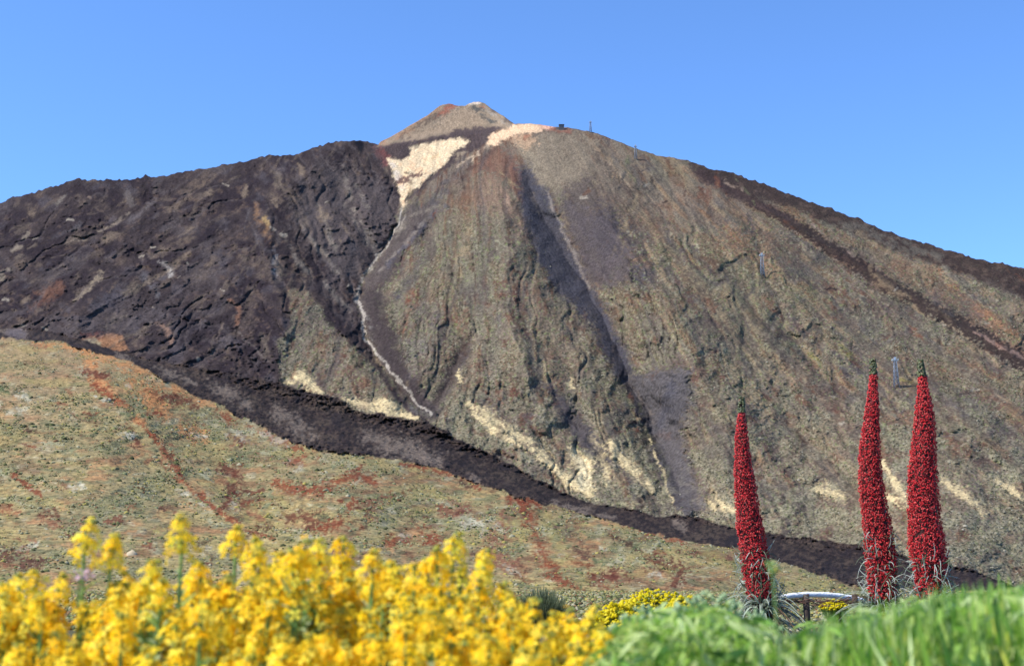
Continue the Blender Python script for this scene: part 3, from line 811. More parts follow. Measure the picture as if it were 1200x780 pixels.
# plant speckle on the open slopes
vegm = mount * veg * (1 - 0.93 * np.clip(scr, 0, 1)) * ss(200, 300, V + 30 * n_big)
sp1 = vn(U / 2.1, V / 1.7, 101); sp2 = vn(U / 1.7 + 40, V / 1.5, 102)
dens = 0.35 * n_mid + 0.3 * ss(350, 600, V)
lay(vegm * ss(0.45, 0.7, sp1 + 0.5 * dens - .06), (152, 149, 130), 0.55)
lay(vegm * ss(0.42, 0.62, sp2 + 0.5 * dens - .04), (72, 72, 58), 0.7)
lay(vegm * ss(0.55, 0.7, vn(U / 1.8 + 90, V / 1.6, 103)), (118, 128, 88), 0.6)

# --- lava flow
lay(lavaband, (52, 42, 41))
lay(lavaband * ss(0.0, 0.6, n_sm), (76, 64, 57), 0.8)
lay(lavaband * ss(0.15, 0.6, fbm(U / 30, V / 9, 121, 4)), (84, 73, 64), 0.6)
lay(lavaband * ss(0.2, 0.5, FINE), (34, 29, 30), 0.8)
lay(lavaband * ss(0.25, 0.6, -FINE), (90, 78, 68), 0.5)
lay(lavaband * ss(0.1, 0.7, -n_mid), (42, 36, 40), 0.7)
for pts, w in (([(250, 452), (275, 465), (292, 475)], [5, 7, 4]), ([(325, 482), (345, 495), (365, 512)], [6, 9, 6]), ([(180, 432), (210, 440), (232, 449)], [3, 3.5, 1.5]), ([(430, 512), (470, 525), (510, 538)], [7, 11, 8]), ([(478, 522), (500, 536)], [7, 7]),
               ([(140, 418), (152, 424)], [4, 5]), ([(555, 560), (562, 564)], [4, 4]), ([(650, 590), (690, 600), (720, 606)], [3, 5, 2]), ([(790, 612), (800, 618)], [4, 4]), ([(870, 622), (885, 632), (895, 636)], [3, 4, 2]), ([(10, 385), (25, 392)], [6, 5])):
    stroke(pts, w, (128, 116, 106), 0.85, 0.8, 1.0, clip=lavaband, brk=0.5)
stroke([(15, 388), (22, 392)], 6, (98, 92, 100), 0.7, 0.8, clip=lavaband)

# --- front hill
hn = fbm(U / 40, V / 12, 111, 4); hs = fbm(U / 9, V / 3.2, 113, 3); hb = fbm(U / 110, V / 30, 115, 3)
H_ = hill
lay(H_, (152, 140, 104))
lay(H_ * ss(0.0, 0.6, hn), (130, 132, 100), 0.75)
lay(H_ * ss(0.1, 0.7, -hn + 0.4 * hs), (166, 124, 90), 0.7)
lay(H_ * ss(0.0, 0.6, hb), (170, 156, 108), 0.6)
lay(H_ * ss(180, 60, U) * ss(520, 470, V), (156, 134, 108), 0.5)
lay(H_ * ss(0.2, 0.6, hs), (112, 116, 94), 0.55)
lay(H_ * ss(0.4, 0.8, fbm(U / 14, V / 5, 117, 3)), (168, 164, 138), 0.6)
lay(H_ * ss(0.30, 0.7, fbm(U / 24, V / 8, 119, 4)) * ss(280, 340, U + 0.3 * V - 130), (112, 78, 62), 0.6)
lay(H_ * ss(0.25, 0.7, fbm(U / 34 + 5, V / 9, 123, 4)), (118, 92, 72), 0.55)
lay(H_ * ss(0.3, 0.7, fbm(U / 18 + 9, V / 5, 125, 4)), (98, 106, 80), 0.6)
lay(H_ * ss(0.3, 0.8, fbm(U / 50 + 2, V / 14, 127, 3)), (164, 150, 100), 0.5)
org = (192, 138, 92)
for pts, w in (([(35, 402), (80, 406), (105, 414)], [2, 3, 4]), ([(100, 412), (140, 424), (180, 440), (215, 456), (250, 476)], [5, 8, 9, 9, 4]), ([(105, 420), (110, 440), (125, 455), (150, 480), (170, 500)], [5, 7, 6, 5, 4]), ([(160, 450), (190, 470)], [10, 10]), ([(215, 505), (235, 510)], [8, 8]), ([(170, 460), (190, 485)], [9, 8])):
    stroke(pts, w, org, 0.85, 0.6, 0.8, clip=H_, brk=0.5)
for pts, w in (([(122, 412), (200, 448), (260, 482)], [2, 2.5, 1.5]),):
    stroke(pts, w, (186, 148, 106), 0.8, 0.6, clip=H_)
red = (130, 68, 48); dred = (100, 55, 46)
for pts, w, c in (([(98, 434), (112, 438), (125, 440)], [3, 5, 3], dred), ([(108, 452), (128, 462), (145, 474)], [4, 7, 4], red), ([(140, 468), (160, 492), (178, 508)], [2, 2.5, 3], (146, 88, 62)), ([(178, 508), (195, 530), (205, 550), (213, 562)], [2.5, 5, 7, 3], red), ([(213, 562), (240, 585), (262, 603), (290, 620), (320, 632)], [2, 3, 4, 3, 2], red),
                  ([(192, 465), (212, 470), (230, 476)], [4, 7, 3], dred), ([(255, 486), (275, 494)], [4, 5], red), ([(290, 500), (315, 510), (335, 520), (354, 528)], [2.5, 4, 4.5, 3], red), ([(340, 542), (360, 535)], [4, 3], (136, 80, 60)), ([(270, 510), (285, 518)], [3, 4], dred),
                  ([(325, 567), (350, 572), (375, 576), (395, 564), (420, 552), (435, 562), (442, 570)], [5, 6, 6, 5, 6, 7, 3], red), ([(262, 595), (275, 580), (310, 573)], [3, 3, 2], dred), ([(262, 548), (275, 560), (270, 578)], [6, 7, 5], dred), ([(285, 590), (305, 585)], [6, 5], dred), ([(290, 615), (310, 618)], [8, 7], (90, 56, 48)), ([(335, 605), (375, 608), (365, 615)], [6, 8, 8], dred), ([(380, 618), (395, 612)], [7, 6], red), ([(405, 595), (415, 588)], [4, 4], red),
                  ([(430, 590), (455, 582)], [5, 5], (126, 84, 66)), ([(440, 640), (470, 632), (495, 624), (512, 636)], [4, 6, 6, 6], red), ([(15, 555), (30, 568), (46, 580)], [3, 4, 3.5], red), ([(50, 605), (60, 600), (68, 606)], [4, 5, 4], dred), ([(0, 650), (25, 655), (50, 660)], [9, 11, 6], (92, 56, 50)), ([(75, 625), (90, 632)], [4, 4], dred), ([(125, 612), (140, 610)], [4, 4], (120, 76, 60)),
                  ([(470, 543), (500, 548), (530, 553), (562, 570)], [2, 3, 3, 3], (132, 72, 52)), ([(596, 582), (612, 592), (622, 610), (630, 632)], [5, 6, 7, 5], red), ([(610, 586), (632, 590)], [5, 3], red), ([(632, 645), (645, 662), (655, 678), (685, 694)], [6, 8, 6, 2], red), ([(590, 612), (575, 650), (600, 660)], [9, 12, 9], (134, 92, 74)), ([(520, 595), (545, 600)], [8, 8], (130, 90, 72)), ([(730, 614), (770, 626), (800, 634)], [2, 3, 3], (140, 72, 52)), ([(710, 625), (740, 640), (765, 648)], [1.5, 2.5, 2], (72, 48, 42)),
                  ([(655, 620), (660, 626)], [6, 6], (96, 72, 70)), ([(678, 640), (684, 648)], [6, 6], (94, 66, 58)), ([(765, 660), (795, 668), (790, 680)], [8, 9, 8], dred), ([(690, 680), (730, 672)], [6, 6], dred), ([(800, 645), (840, 652), (870, 660)], [3, 4, 3], (104, 70, 60)), ([(150, 500), (160, 520)], [4, 4], dred), ([(140, 490), (145, 500)], [3, 3], (110, 80, 74)), ([(0, 595), (20, 600)], [4, 4], (140, 96, 70))):
    stroke(pts, w, c, 0.85, 0.6, 0.9, clip=H_, brk=0.6)
for pts, w in (([(270, 508), (330, 515)], [4, 6]), ([(340, 545), (352, 548)], [4, 4]), ([(275, 592), (278, 596)], [4, 3]), ([(660, 600), (720, 610), (760, 618)], [2, 2.5, 2]), ([(355, 630), (370, 632)], [3, 3]), ([(545, 612), (565, 618)], [7, 7])):
    stroke(pts, w, (186, 184, 166), 0.6, 0.8, 1.2, clip=H_, brk=0.2)
for pts, w in (([(640, 605), (665, 660), (690, 690)], [6, 7, 5]), ([(325, 590), (300, 605)], [10, 10]), ([(320, 645), (345, 640)], [8, 8]), ([(180, 565), (186, 570)], [3, 3]), ([(900, 680), (960, 682)], [6, 6]), ([(830, 650), (880, 665)], [6, 6])):
    stroke(pts, w, (160, 152, 98), 0.6, 0.8, 1.0, clip=H_)

PAL_H = [(118, 66, 48), (96, 58, 48), (168, 170, 142), (186, 150, 108), (96, 108, 78), (170, 160, 104), (140, 100, 76), (128, 134, 104), (190, 188, 168), (84, 62, 52)]
for i in range(520):
    u_ = rs.uniform(-40, 1000); v_ = rs.uniform(400, 695)
    if v_ < np.interp(u_, LB[:, 0], LB[:, 1]) + 3:
        continue
    mid_ = ss(200, 300, u_)
    a_ = (.75 if rs.random() < .5 else .25) * (1 if rs.random() < .75 else -1) * (.4 + .6 * mid_)
    ln_ = rs.uniform(6, 26); k_ = int(rs.integers(0, 10))
    if u_ < 230 and k_ in (0, 1, 9) and rs.random() < .6:
        k_ = (6, 3, 7)[k_ % 3]
    pts_ = [(u_ + ln_ * (t_ - .5), v_ + a_ * ln_ * (t_ - .5) + rs.normal(0, 1.2)) for t_ in (0, .33, .66, 1)]
    w_ = rs.uniform(1.2, 4.0)
    stroke(pts_, [w_ * .6, w_, w_, w_ * .5], PAL_H[k_], rs.uniform(.55, .95), 0.9, 1.0, clip=H_, brk=0.3)

# overall fine mottling of the rock and soil colours
mott = 1 + 0.13 * grain + 0.09 * grain2 + 0.10 * n_sm * mount + 0.08 * st3 * mount
C = np.clip(C * mott[..., None], 0.004, 0.9)

# =================================================================== SURFACE
lam = U * 0 + Y0 / FPX       # metres per unit at this distance
disp = relief.copy()
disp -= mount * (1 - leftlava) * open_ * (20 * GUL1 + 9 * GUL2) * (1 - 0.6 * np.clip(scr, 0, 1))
disp -= leftlava * ss(6, 40, V - skyv[None]) * 17 * GULW
smooth_ = 1 - 0.72 * np.clip(scr, 0, 1)
amp = (rough * mount + rough * lavaband) * smooth_
# along-fall ribs
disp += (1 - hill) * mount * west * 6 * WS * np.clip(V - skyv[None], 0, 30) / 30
disp += (1 - hill) * mount * (1 - 0.8 * west) * (3 * st1 + 4 * st2) * smooth_ * np.clip(V - skyv[None], 0, 40) / 40
disp += (1 - hill) * (16 * fbm(U / 46, V / 34, 51, 3) + amp * (6.0 * fbm(U / 13, V / 9, 53, 3) + 2.6 * grain2 + 1.7 * grain))
RK = np.maximum(0, fbm(U / 5.5, V / 4.2, 55, 3) - 0.15) * ss(-0.3, 0.5, fbm(U / 30, V / 24, 56, 3))
disp += (mount * (9 + 9 * leftlava) * (1 - 0.6 * ss(520, 600, V)) + lavaband * 16) * RK * smooth_
LF = (U * .42 + V) ; LA = (U - V * .42)
disp += lavaband * (9 * fbm(LA / 41, LF / 6, 57, 4) + 13 * np.abs(fbm(U / 6.5, V / 3.7, 58, 4)) + 8 * fbm(U / 17, V / 8, 59, 3) + 5 * grain2 + 3 * grain)
disp += hill * (11 * fbm(U / 60, V / 20, 61, 4) + 2.2 * fbm(U / 12, V / 4, 63, 3) + 0.5 * grain) * np.clip(Y0 / 900, 0.25, 1.3)
disp *= ss(0, 10, V - skyv[None]) * 0.85 + 0.15
disp += cone * -220
Yd = Y0 - disp
# lower rim sinks below the plain
PX, PZ = ray(U, V)
P = np.stack([PX * Yd, Yd, CAMZ + PZ * Yd], -1)

# rows behind the skyline: the far side of the mountain falls away
back = []
bcol = []
for k, (dy, dz) in enumerate(((30, -14), (90, -48), (220, -130), (600, -380), (1500, -1000), (3000, -1900))):
    b = P[0].copy(); b[:, 1] += dy; b[:, 0] *= (b[:, 1] / P[0, :, 1]); b[:, 2] = np.maximum(b[:, 2] + dz, -30)
    back.append(b); bcol.append(C[0])
PB = np.concatenate([np.array(back)[::-1], P], 0)
CB = np.concatenate([np.array(bcol)[::-1], C], 0)
nb = len(back)
lab = np.zeros(PB.shape[:2], np.int8)
lab[nb:] = np.where(hill > 0.5, 2, np.where(lavaband > 0.5, 1, 0))
rows, cols_ = PB.shape[:2]
i0 = (np.arange(rows - 1)[:, None] * cols_ + np.arange(cols_ - 1)[None]).ravel()
quads = np.stack([i0 + cols_, i0 + cols_ + 1, i0 + 1, i0], -1)
ql = np.max(np.stack([lab.ravel()[quads[:, k]] for k in range(4)], -1), -1)
PF = PB.reshape(-1, 3); CF = CB.reshape(-1, 3)
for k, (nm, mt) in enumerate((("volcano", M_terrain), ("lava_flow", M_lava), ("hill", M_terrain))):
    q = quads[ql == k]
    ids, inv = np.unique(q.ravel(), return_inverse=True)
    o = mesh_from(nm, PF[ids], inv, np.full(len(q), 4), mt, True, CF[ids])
    tag(o, kind="structure")

# =================================================================== SCRUB on the hill, the plain and the lower cone
ico = np.array([(0, 0, 1), *[(math.cos(a) * .9, math.sin(a) * .9, .35) for a in np.arange(5) * 1.2566], *[(math.cos(a + .6) * .95, math.sin(a + .6) * .95, -.3) for a in np.arange(5) * 1.2566]])
icof = [(0, 1 + k, 1 + (k + 1) % 5) for k in range(5)]
for k in range(5):
    a, b, c_, d_ = 1 + k, 1 + (k + 1) % 5, 6 + k, 6 + (k + 1) % 5
    icof += [(a, c_, b), (b, c_, d_)]
icof = np.array(icof)
pal_h = tal([(158, 157, 126), (176, 172, 146), (132, 136, 92), (100, 106, 70), (78, 82, 58), (172, 162, 96), (150, 124, 92), (118, 88, 66), (138, 144, 108)])
pw_h = np.array([.14, .06, .19, .18, .14, .10, .08, .05, .06]); pw_h /= pw_h.sum()


def bushes(pos, size, colr, flat=0.75):
    n = len(pos)
    a = rng.uniform(0, 6.283, n); ca, sa = np.cos(a), np.sin(a)
    v = ico[None] * rng.uniform(0.72, 1.28, (n, len(ico), 1))
    x = v[..., 0] * ca[:, None] - v[..., 1] * sa[:, None]
    y = v[..., 0] * sa[:, None] + v[..., 1] * ca[:, None]
    v = np.stack([x, y, v[..., 2] * flat], -1) * size[:, None, None] + pos[:, None]
    c = colr[:, None] * rng.uniform(0.82, 1.18, (n, len(ico), 1))
    return v, c


scrub = MB()
dens_h = hill * np.clip(0.38 + 0.8 * hn + 0.5 * hs, 0.03, 1)
redness = C[..., 0] / (C[..., 1] + 1e-6)
dens_h = dens_h * (0.3 + 0.7 * ss(2.3, 1.5, redness))
pr = (dens_h * np.clip(Yd / 700, .3, 2.0)).ravel() * (V.ravel() < 693) * (U.ravel() > -60) * (U.ravel() < 1260)
NB = 27000
pick = rng.choice(len(pr), NB, p=pr / pr.sum())
pos = P.reshape(-1, 3)[pick] + rng.normal(0, 0.5, (NB, 3)) * (1, 2, 0)
size = np.minimum(rng.lognormal(-0.5, 0.55, NB) * 0.66 * np.clip(Yd.ravel()[pick] / 800, .7, 1.2), Yd.ravel()[pick] * .0024)
v, c = bushes(pos, size, pal_h[rng.choice(len(pal_h), NB, p=pw_h)])
scrub.addmany(v, icof, c)
tag(scrub.build("hillside_scrub", M_scrub), "grey green low scrub dotted over the tan hillside below the lava flow", "scrub", kind="stuff")

scrub2 = MB()
pr = (vegm * (1 - wm) * np.clip(0.25 + 0.9 * n_mid + 0.5 * n_big, .03, 1) * ss(230, 400, V)).ravel() * (U.ravel() > -20) * (U.ravel() < 1220)
pr = pr * np.clip(Yd / 2000, .5, 2).ravel()
NB = 26000
pick = rng.choice(len(pr), NB, p=pr / pr.sum())
pos = P.reshape(-1, 3)[pick] + rng.normal(0, 0.8, (NB, 3)) * (1, 2, 0)
size = rng.lognormal(-0.3, 0.40, NB) * 0.95
pal_m = tal([(152, 148, 132), (168, 164, 150), (110, 110, 90), (88, 88, 74), (66, 64, 56), (130, 124, 98)])
v, c = bushes(pos, size, pal_m[rng.choice(len(pal_m), NB, p=[.22, .1, .24, .2, .16, .08])])
scrub2.addmany(v, icof, c)
tag(scrub2.build("mountain_scrub", M_scrub), "sparse pale broom bushes speckling the lower flanks of the volcano", "scrub", kind="stuff")

# the plain
gx = np.concatenate([np.linspace(-1200, -60, 20), np.linspace(-50, 50, 160), np.linspace(60, 1200, 20)])
gy = np.concatenate([np.linspace(-40, 0, 12), np.linspace(0.3, 40, 130), np.linspace(44, 900, 60)])
GX, GY = np.meshgrid(gx, gy)
GZ = 0.03 * fbm(GX / 1.7, GY / 1.7, 201, 4) + 0.06 * vn(GX / 11, GY / 11, 202)
GZ = GZ + 0.06 * ss(4.2, 3.2, GY)
GC = np.repeat(tal((118, 112, 92))[None, None], len(gy), 0).repeat(len(gx), 1)
g2 = ss(-.2, .5, fbm(GX / 6, GY / 6, 203, 3))[..., None]
GC = GC * (1 - g2) + tal((104, 106, 80)) * g2
r_, c_ = GX.shape
i0 = (np.arange(r_ - 1)[:, None] * c_ + np.arange(c_ - 1)[None]).ravel()
gq = np.stack([i0, i0 + 1, i0 + c_ + 1, i0 + c_], -1)
tag(mesh_from("ground", np.stack([GX, GY, GZ], -1).reshape(-1, 3), gq.ravel(), np.full(len(gq), 4), M_ground, True, GC.reshape(-1, 3)), kind="structure")
scrub3 = MB()
NB = 12000
yy = np.exp(rng.uniform(math.log(90), math.log(430), NB)); xx = rng.uniform(-0.42, 0.42, NB) * yy
size = np.minimum(rng.lognormal(-0.9, 0.4, NB), yy * .0013)
v, c = bushes(np.stack([xx, yy, 0.15 * size], -1), size, pal_h[rng.choice(len(pal_h), NB, p=pw_h)], .8)
scrub3.addmany(v, icof, c)
NB = 16000
yy = np.exp(rng.uniform(math.log(16), math.log(110), NB)); xx = rng.uniform(-0.42, 0.42, NB) * yy
size = np.minimum(rng.lognormal(-2.5, 0.5, NB), yy * .0018)
v, c = bushes(np.stack([xx, yy, 0.05 + 0.2 * size], -1), size, pal_h[rng.choice(len(pal_h), NB, p=pw_h)], .8)
scrub3.addmany(v, icof, c)
tag(scrub3.build("plain_scrub", M_scrub), "low grey green scrub on the flat ground at the foot of the hill", "scrub", kind="stuff")
#PART2
# =================================================================== TOWER ECHIUMS (red flower spires)


def spine_interp(prof, v):
    p = np.array(prof, float)
    return np.interp(v, p[:, 0], p[:, 1]), np.interp(v, p[:, 0], p[:, 2])


def make_echium(prof, tipv, greenv, botv, Y, label, seed, hair_from):
    """prof: rows (image row, left edge, right edge) in image pixels, placed at distance Y"""
    rg = np.random.default_rng(seed)
    k = Y / FPX
    vgrid = np.linspace(tipv, botv, 140)
    L, Rr = spine_interp(prof, vgrid)
    cen = at((L + Rr) / 2, vgrid, Y)          # world spine
    rad = (Rr - L) / 2 * k
    rad = rad * (1 + 0.06 * fbm(vgrid / 17, vgrid * 0 + seed, seed, 3)) * 0.97
    base = Vector((float(cen[-1, 0]), Y, 0.0))
    root = empty("tower_echium", base)
    tag(root, label, "plant", "red flower spires by the wooden rail")
    off = np.array(base)
    cen = cen - off
    # core + stem down to the ground
    mb = MB()
    low = cen[-1]
    pts = [tuple(low * np.array([t, 1, t]) + np.array([0, 0, 0])) for t in (0.0, 0.5)]
    pts = [(low[0] * .0, 0, -0.05), (low[0] * .5, 0, low[2] * .5)] + [tuple(c) for c in cen[::-6]]
    rr = [0.09, 0.10] + [max(r * 0.80, 0.012) for r in rad[::-6]]
    mb.tube(pts, rr, 14, alb((62, 34, 28)))
    mb.build("stem", M_stem, root)
    # florets: little cups crowded in cymes that wind up the spire
    gi = int(np.searchsorted(vgrid, greenv))
    zc = cen[gi:, 2][::-1]; rc = rad[gi:][::-1]; xc = cen[gi:, 0][::-1]; yc = cen[gi:, 1][::-1]
    s_tot = zc[-1] - zc[0]
    step = 0.024
    P0 = []; N0 = []
    z = zc[0]; ph = 0.0; row = 0
    while z < zc[-1]:
        r = np.interp(z, zc, rc); n = max(5, int(2 * math.pi * r / 0.034))
        for j in range(n):
            th = 2 * math.pi * (j + 0.5 * (row % 2)) / n + row * 0.17 + rg.normal(0, 0.05)
            zz = z + 0.012 * math.sin(th * 2 + seed) + rg.normal(0, 0.004) + 0.02 * (th / 6.28)
            P0.append((th, zz)); N0.append(r)
        z += step * rg.uniform(0.9, 1.1); row += 1
    P0 = np.array(P0); P0[:, 1] = np.minimum(P0[:, 1], zc[-1]); r = np.interp(P0[:, 1], zc, rc)
    cx = np.interp(P0[:, 1], zc, xc); cy = np.interp(P0[:, 1], zc, yc)
    m = 7
    th = np.repeat(P0[:, 0], m); zz = np.repeat(P0[:, 1], m); rr = np.repeat(r, m); cx = np.repeat(cx, m); cy = np.repeat(cy, m)
    lump = np.repeat(rg.uniform(0.82, 1.04, len(P0)), m)
    th = th + rg.normal(0, 0.0105, len(th)) / np.maximum(rr, .03); zz = zz + rg.normal(0, 0.0080, len(th))
    nrm = np.stack([np.cos(th), np.sin(th), np.full_like(th, .25)], -1)
    nrm += rg.normal(0, 0.42, nrm.shape); nrm /= np.linalg.norm(nrm, axis=1)[:, None]
    pos = np.stack([cx + np.cos(th) * rr * lump * rg.uniform(.9, 1.03, len(th)), cy + np.sin(th) * rr * lump, zz], -1)
    a = np.cross(nrm, np.array([0.1, 0.2, 1.0])); a /= np.linalg.norm(a, axis=1)[:, None]; b = np.cross(nrm, a)
    sz = rg.uniform(0.0042, 0.0078, len(th)) * np.repeat(rg.uniform(.8, 1.1, len(P0)), m)
    ringp = [pos - nrm * sz[:, None] * 0.9]
    for q in range(5):
        t = q * 1.2566
        ringp.append(pos + (a * math.cos(t) + b * math.sin(t)) * sz[:, None] * (1.0 + 0.15 * (q % 2)) + nrm * sz[:, None] * 0.55)
    ringp.append(pos + nrm * sz[:, None] * 1.1)
    v = np.stack(ringp, 1)
    F = [(0, 1 + q, 1 + (q + 1) % 5) for q in range(5)] + [(6, 1 + (q + 1) % 5, 1 + q) for q in range(5)]
    pal = alb([(210, 40, 48), (226, 66, 66), (188, 30, 40), (140, 22, 32), (238, 106, 98), (80, 26, 24)])
    cc = pal[rg.choice(6, len(th), p=[.33, .27, .14, .09, .11, .06])] * rg.uniform(.85, 1.15, (len(th), 1))
    mf = MB(); mf.addmany(v, np.array(F), cc)
    mf.build("flower_spire", M_red, root)
    # pale stamens sticking out of the florets
    ks = rg.choice(len(pos), 2600)
    d_ = nrm[ks] + rg.normal(0, .35, (2600, 3)); d_ /= np.linalg.norm(d_, axis=1)[:, None]
    b0 = pos[ks] + nrm[ks] * .004; e0 = b0 + d_ * rg.uniform(.010, .024, (2600, 1)); w0 = a[ks] * .0011; w1_ = b[ks] * .0011
    sv = np.stack([b0 - w0, b0 + w0, b0 + w1_, e0], 1)
    mf2 = MB(); mf2.addmany(sv, np.array([(0, 1, 3), (1, 2, 3), (2, 0, 3)]), alb([(236, 150, 140), (226, 110, 104), (240, 190, 176)])[rg.choice(3, 2600)])
    mf2.build("stamens", M_red, root)
    # green bud tip
    mt = MB(); nt_ = 150
    vt = rg.uniform(0, 1, nt_); idx = (vt * gi).astype(int)
    tht = rg.uniform(0, 6.283, nt_)
    rt = rad[idx] * 0.95 + 0.004
    p = np.stack([cen[idx, 0] + np.cos(tht) * rt, cen[idx, 1] + np.sin(tht) * rt, cen[idx, 2]], -1)
    vv, c3 = bushes(p, rg.uniform(.010, .018, nt_), alb([(92, 100, 58), (120, 124, 76), (70, 80, 48), (130, 96, 70)])[rg.choice(4, nt_, p=[.4, .25, .25, .1])], 1.2)
    mt.addmany(vv, icof, c3)
    mt.build("bud_tip", M_leaf, root)
    # silvery bracts curling out of the lower spire
    mh = MB()
    nh = 290
    hv = botv + 12 - (botv - hair_from) * rg.random(nh) ** 1.9
    for i in range(nh):
        l_, r2 = spine_interp(prof, hv[i]); c0 = np.asarray(at((l_ + r2) / 2, hv[i], Y)) - off
        rr_ = (r2 - l_) / 2 * k
        t = rg.uniform(0, 6.283)
        d = np.array([math.cos(t), math.sin(t), 0.0])
        ln = rg.uniform(.08, .19) * (0.6 + 0.4 * (hv[i] - hair_from) / (botv - hair_from))
        up = rg.uniform(-.2, .9); curl = rg.uniform(-1.6, 0.6)
        p0 = c0 + d * rr_ * .85
        pl = []
        tt_ = np.array([-d[1], d[0], 0]) * rg.normal(0, .5)
        for q in range(5):
            s = q / 4
            pl.append(p0 + (d + tt_ * s) * ln * s * (1 - .25 * s) + np.array([0, 0, 1]) * ln * (up * s + curl * s * s))
        sh = rg.uniform(.75, 1.15)
        mh.tube(pl, [.0040, .0042, .0036, .0028, .0012], 4, alb((216, 222, 208)) * sh if rg.random() < .5 else alb((138, 156, 122)) * sh, cap=False)
    mh.build("leaf_skirt", M_leaf, root)
    # rosette of long silvery leaves at the foot
    mr = MB()
    for i in range(150):
        t = rg.uniform(0, 6.283); el = rg.uniform(-.1, 1.1); ln = rg.uniform(.28, .55)
        z0 = rg.uniform(.08, max(.2, low[2] * .95)); f_ = z0 / max(low[2], .1)
        d = np.array([math.cos(t), math.sin(t), 0]); sd_ = np.array([-d[1], d[0], 0])
        p0 = np.array([low[0] * f_, 0, z0]) + d * .07
        vv = []
        for q in range(6):
            s = q / 5
            cpt = p0 + d * ln * s * math.cos(el * (1 - s * .4)) + np.array([0, 0, ln * (math.sin(el) * s - .75 * s * s)])
            w = .015 * (1 - s ** 2.2) + .001
            vv += [cpt - sd_ * w, cpt + np.array([0, 0, -.006]), cpt + sd_ * w]
        fs = []
        for q in range(5):
            fs += [(q * 3, q * 3 + 1, q * 3 + 4, q * 3 + 3), (q * 3 + 1, q * 3 + 2, q * 3 + 5, q * 3 + 4)]
        mr.add(vv, fs, alb((184, 196, 176)) * rg.uniform(.5, 1.2) if rg.random() < .7 else alb((116, 92, 70)) * rg.uniform(.6, 1.1))
    mr.build("leaf_rosette", M_leaf, root)
    return root


E1 = [(466, 866.8, 871), (482, 865.8, 872.2), (485, 865, 873), (508, 861.5, 876.5), (542, 859.5, 881.5), (577, 860, 888), (615, 862, 895), (650, 866.5, 901), (681, 871.5, 907), (700, 875, 910), (740, 884, 906)]
E2 = [(422, 1020.8, 1025), (438, 1020, 1026.5), (441, 1019, 1028), (470, 1015, 1030.5), (505, 1009, 1031.8), (535, 1006, 1032.5), (566, 1006, 1035.5), (593, 1008, 1041), (620, 1011, 1046.5), (651, 1014, 1050), (681, 1016, 1052), (705, 1018, 1051), (740, 1026, 1046)]
E3 = [(423, 1076.5, 1080.5), (440, 1076.5, 1084), (443, 1076, 1086), (470, 1073, 1092), (497, 1071, 1096.5), (520, 1067.5, 1097), (551, 1064, 1098.5), (581, 1063.5, 1100.5), (612, 1063.8, 1103.5), (643, 1066, 1108.5), (666, 1070, 1110), (700, 1073, 1111), (740, 1080, 1104)]
make_echium(E1, 466, 483, 700, 13.4, "shortest red flower spire, standing alone left of the pale wooden rail", 31, 632)
make_echium(E2, 422, 439, 703, 13.0, "slender middle red flower spire, bulging right near its foot, ringed by silvery leaves", 32, 610)
make_echium(E3, 423, 441, 700, 12.6, "thickest red flower spire, the rightmost of the three, nearly upright above the green grass", 33, 640)

# =================================================================== wooden rail beside the shortest spire
Yr = 14.2
rail_root = empty("wooden_rail", Vector((vat(960, 700, Yr).x, Yr, 0)))
tag(rail_root, "bleached wooden rail on a dark post between the red flower spires", "fence")
o_ = np.array(rail_root.location)
m1 = MB()
pts = [np.array(vat(u_, v_, Yr + (u_ - 925) * .004)) - o_ for u_, v_ in ((914, 700), (925, 697.8), (945, 696.2), (965, 696.4), (985, 698), (1003, 701), (1030, 708))]
m1.tube(pts, [.024, .027, .029, .029, .028, .027, .026], 10, alb((240, 242, 246)))
m1.build("top_rail", M_wood, rail_root)
for u_, w_ in ((945.5, .036), (1003, .032)):
    m2 = MB()
    tp = np.array(vat(u_, 697, Yr)) - o_
    m2.tube([(tp[0], tp[1] + .05, -.1), (tp[0] + .004, tp[1] + .05, tp[2] * .5), (tp[0], tp[1] + .05, tp[2] + .012)], [w_, w_ * .96, w_ * .94], 8, alb((74, 62, 56)))
    m2.build("post", M_wood, rail_root)
m3 = MB()
m3.tube([(-.55, .03, float(pts[3][2]) - .075), (-.1, .06, float(pts[3][2]) - .06), (.45, .02, float(pts[3][2]) - .085)], [.006, .007, .004], 5, alb((104, 80, 68)))
for i in range(90):
    x = rng.uniform(-.5, .42); z = float(pts[3][2]) - .045 - abs(rng.normal(0, .035))
    a = rng.normal(0, .35); ln = rng.uniform(.04, .14)
    p0 = np.array([x, .03 + rng.normal(0, .02), z]); d = np.array([math.cos(a), rng.normal(0, .3), math.sin(a) * .6]) * ln
    m3.tube([p0, p0 + d * .5 + (0, 0, rng.normal(0, .01)), p0 + d], [.004, .004, .002], 4, alb((112, 84, 72)) * rng.uniform(.6, 1.3), cap=False)
tag(m3.build("dry_brushwood", M_stem), "tangle of dry brown twigs caught under the pale wooden rail", "twigs")
bpy.data.objects["dry_brushwood"].location = o_

# =================================================================== cable car line on the right flank
steel = alb((112, 120, 132)); steel_p = alb((168, 176, 184))


def terrain_depth(u, v):
    c = int(np.clip(np.searchsorted(uu, u), 1, NU - 1))
    r = int(np.clip((v - skyv[c]) / (706 - skyv[c]) * (NV - 1), 0, NV - 1))
    return float(Yd[r, c])


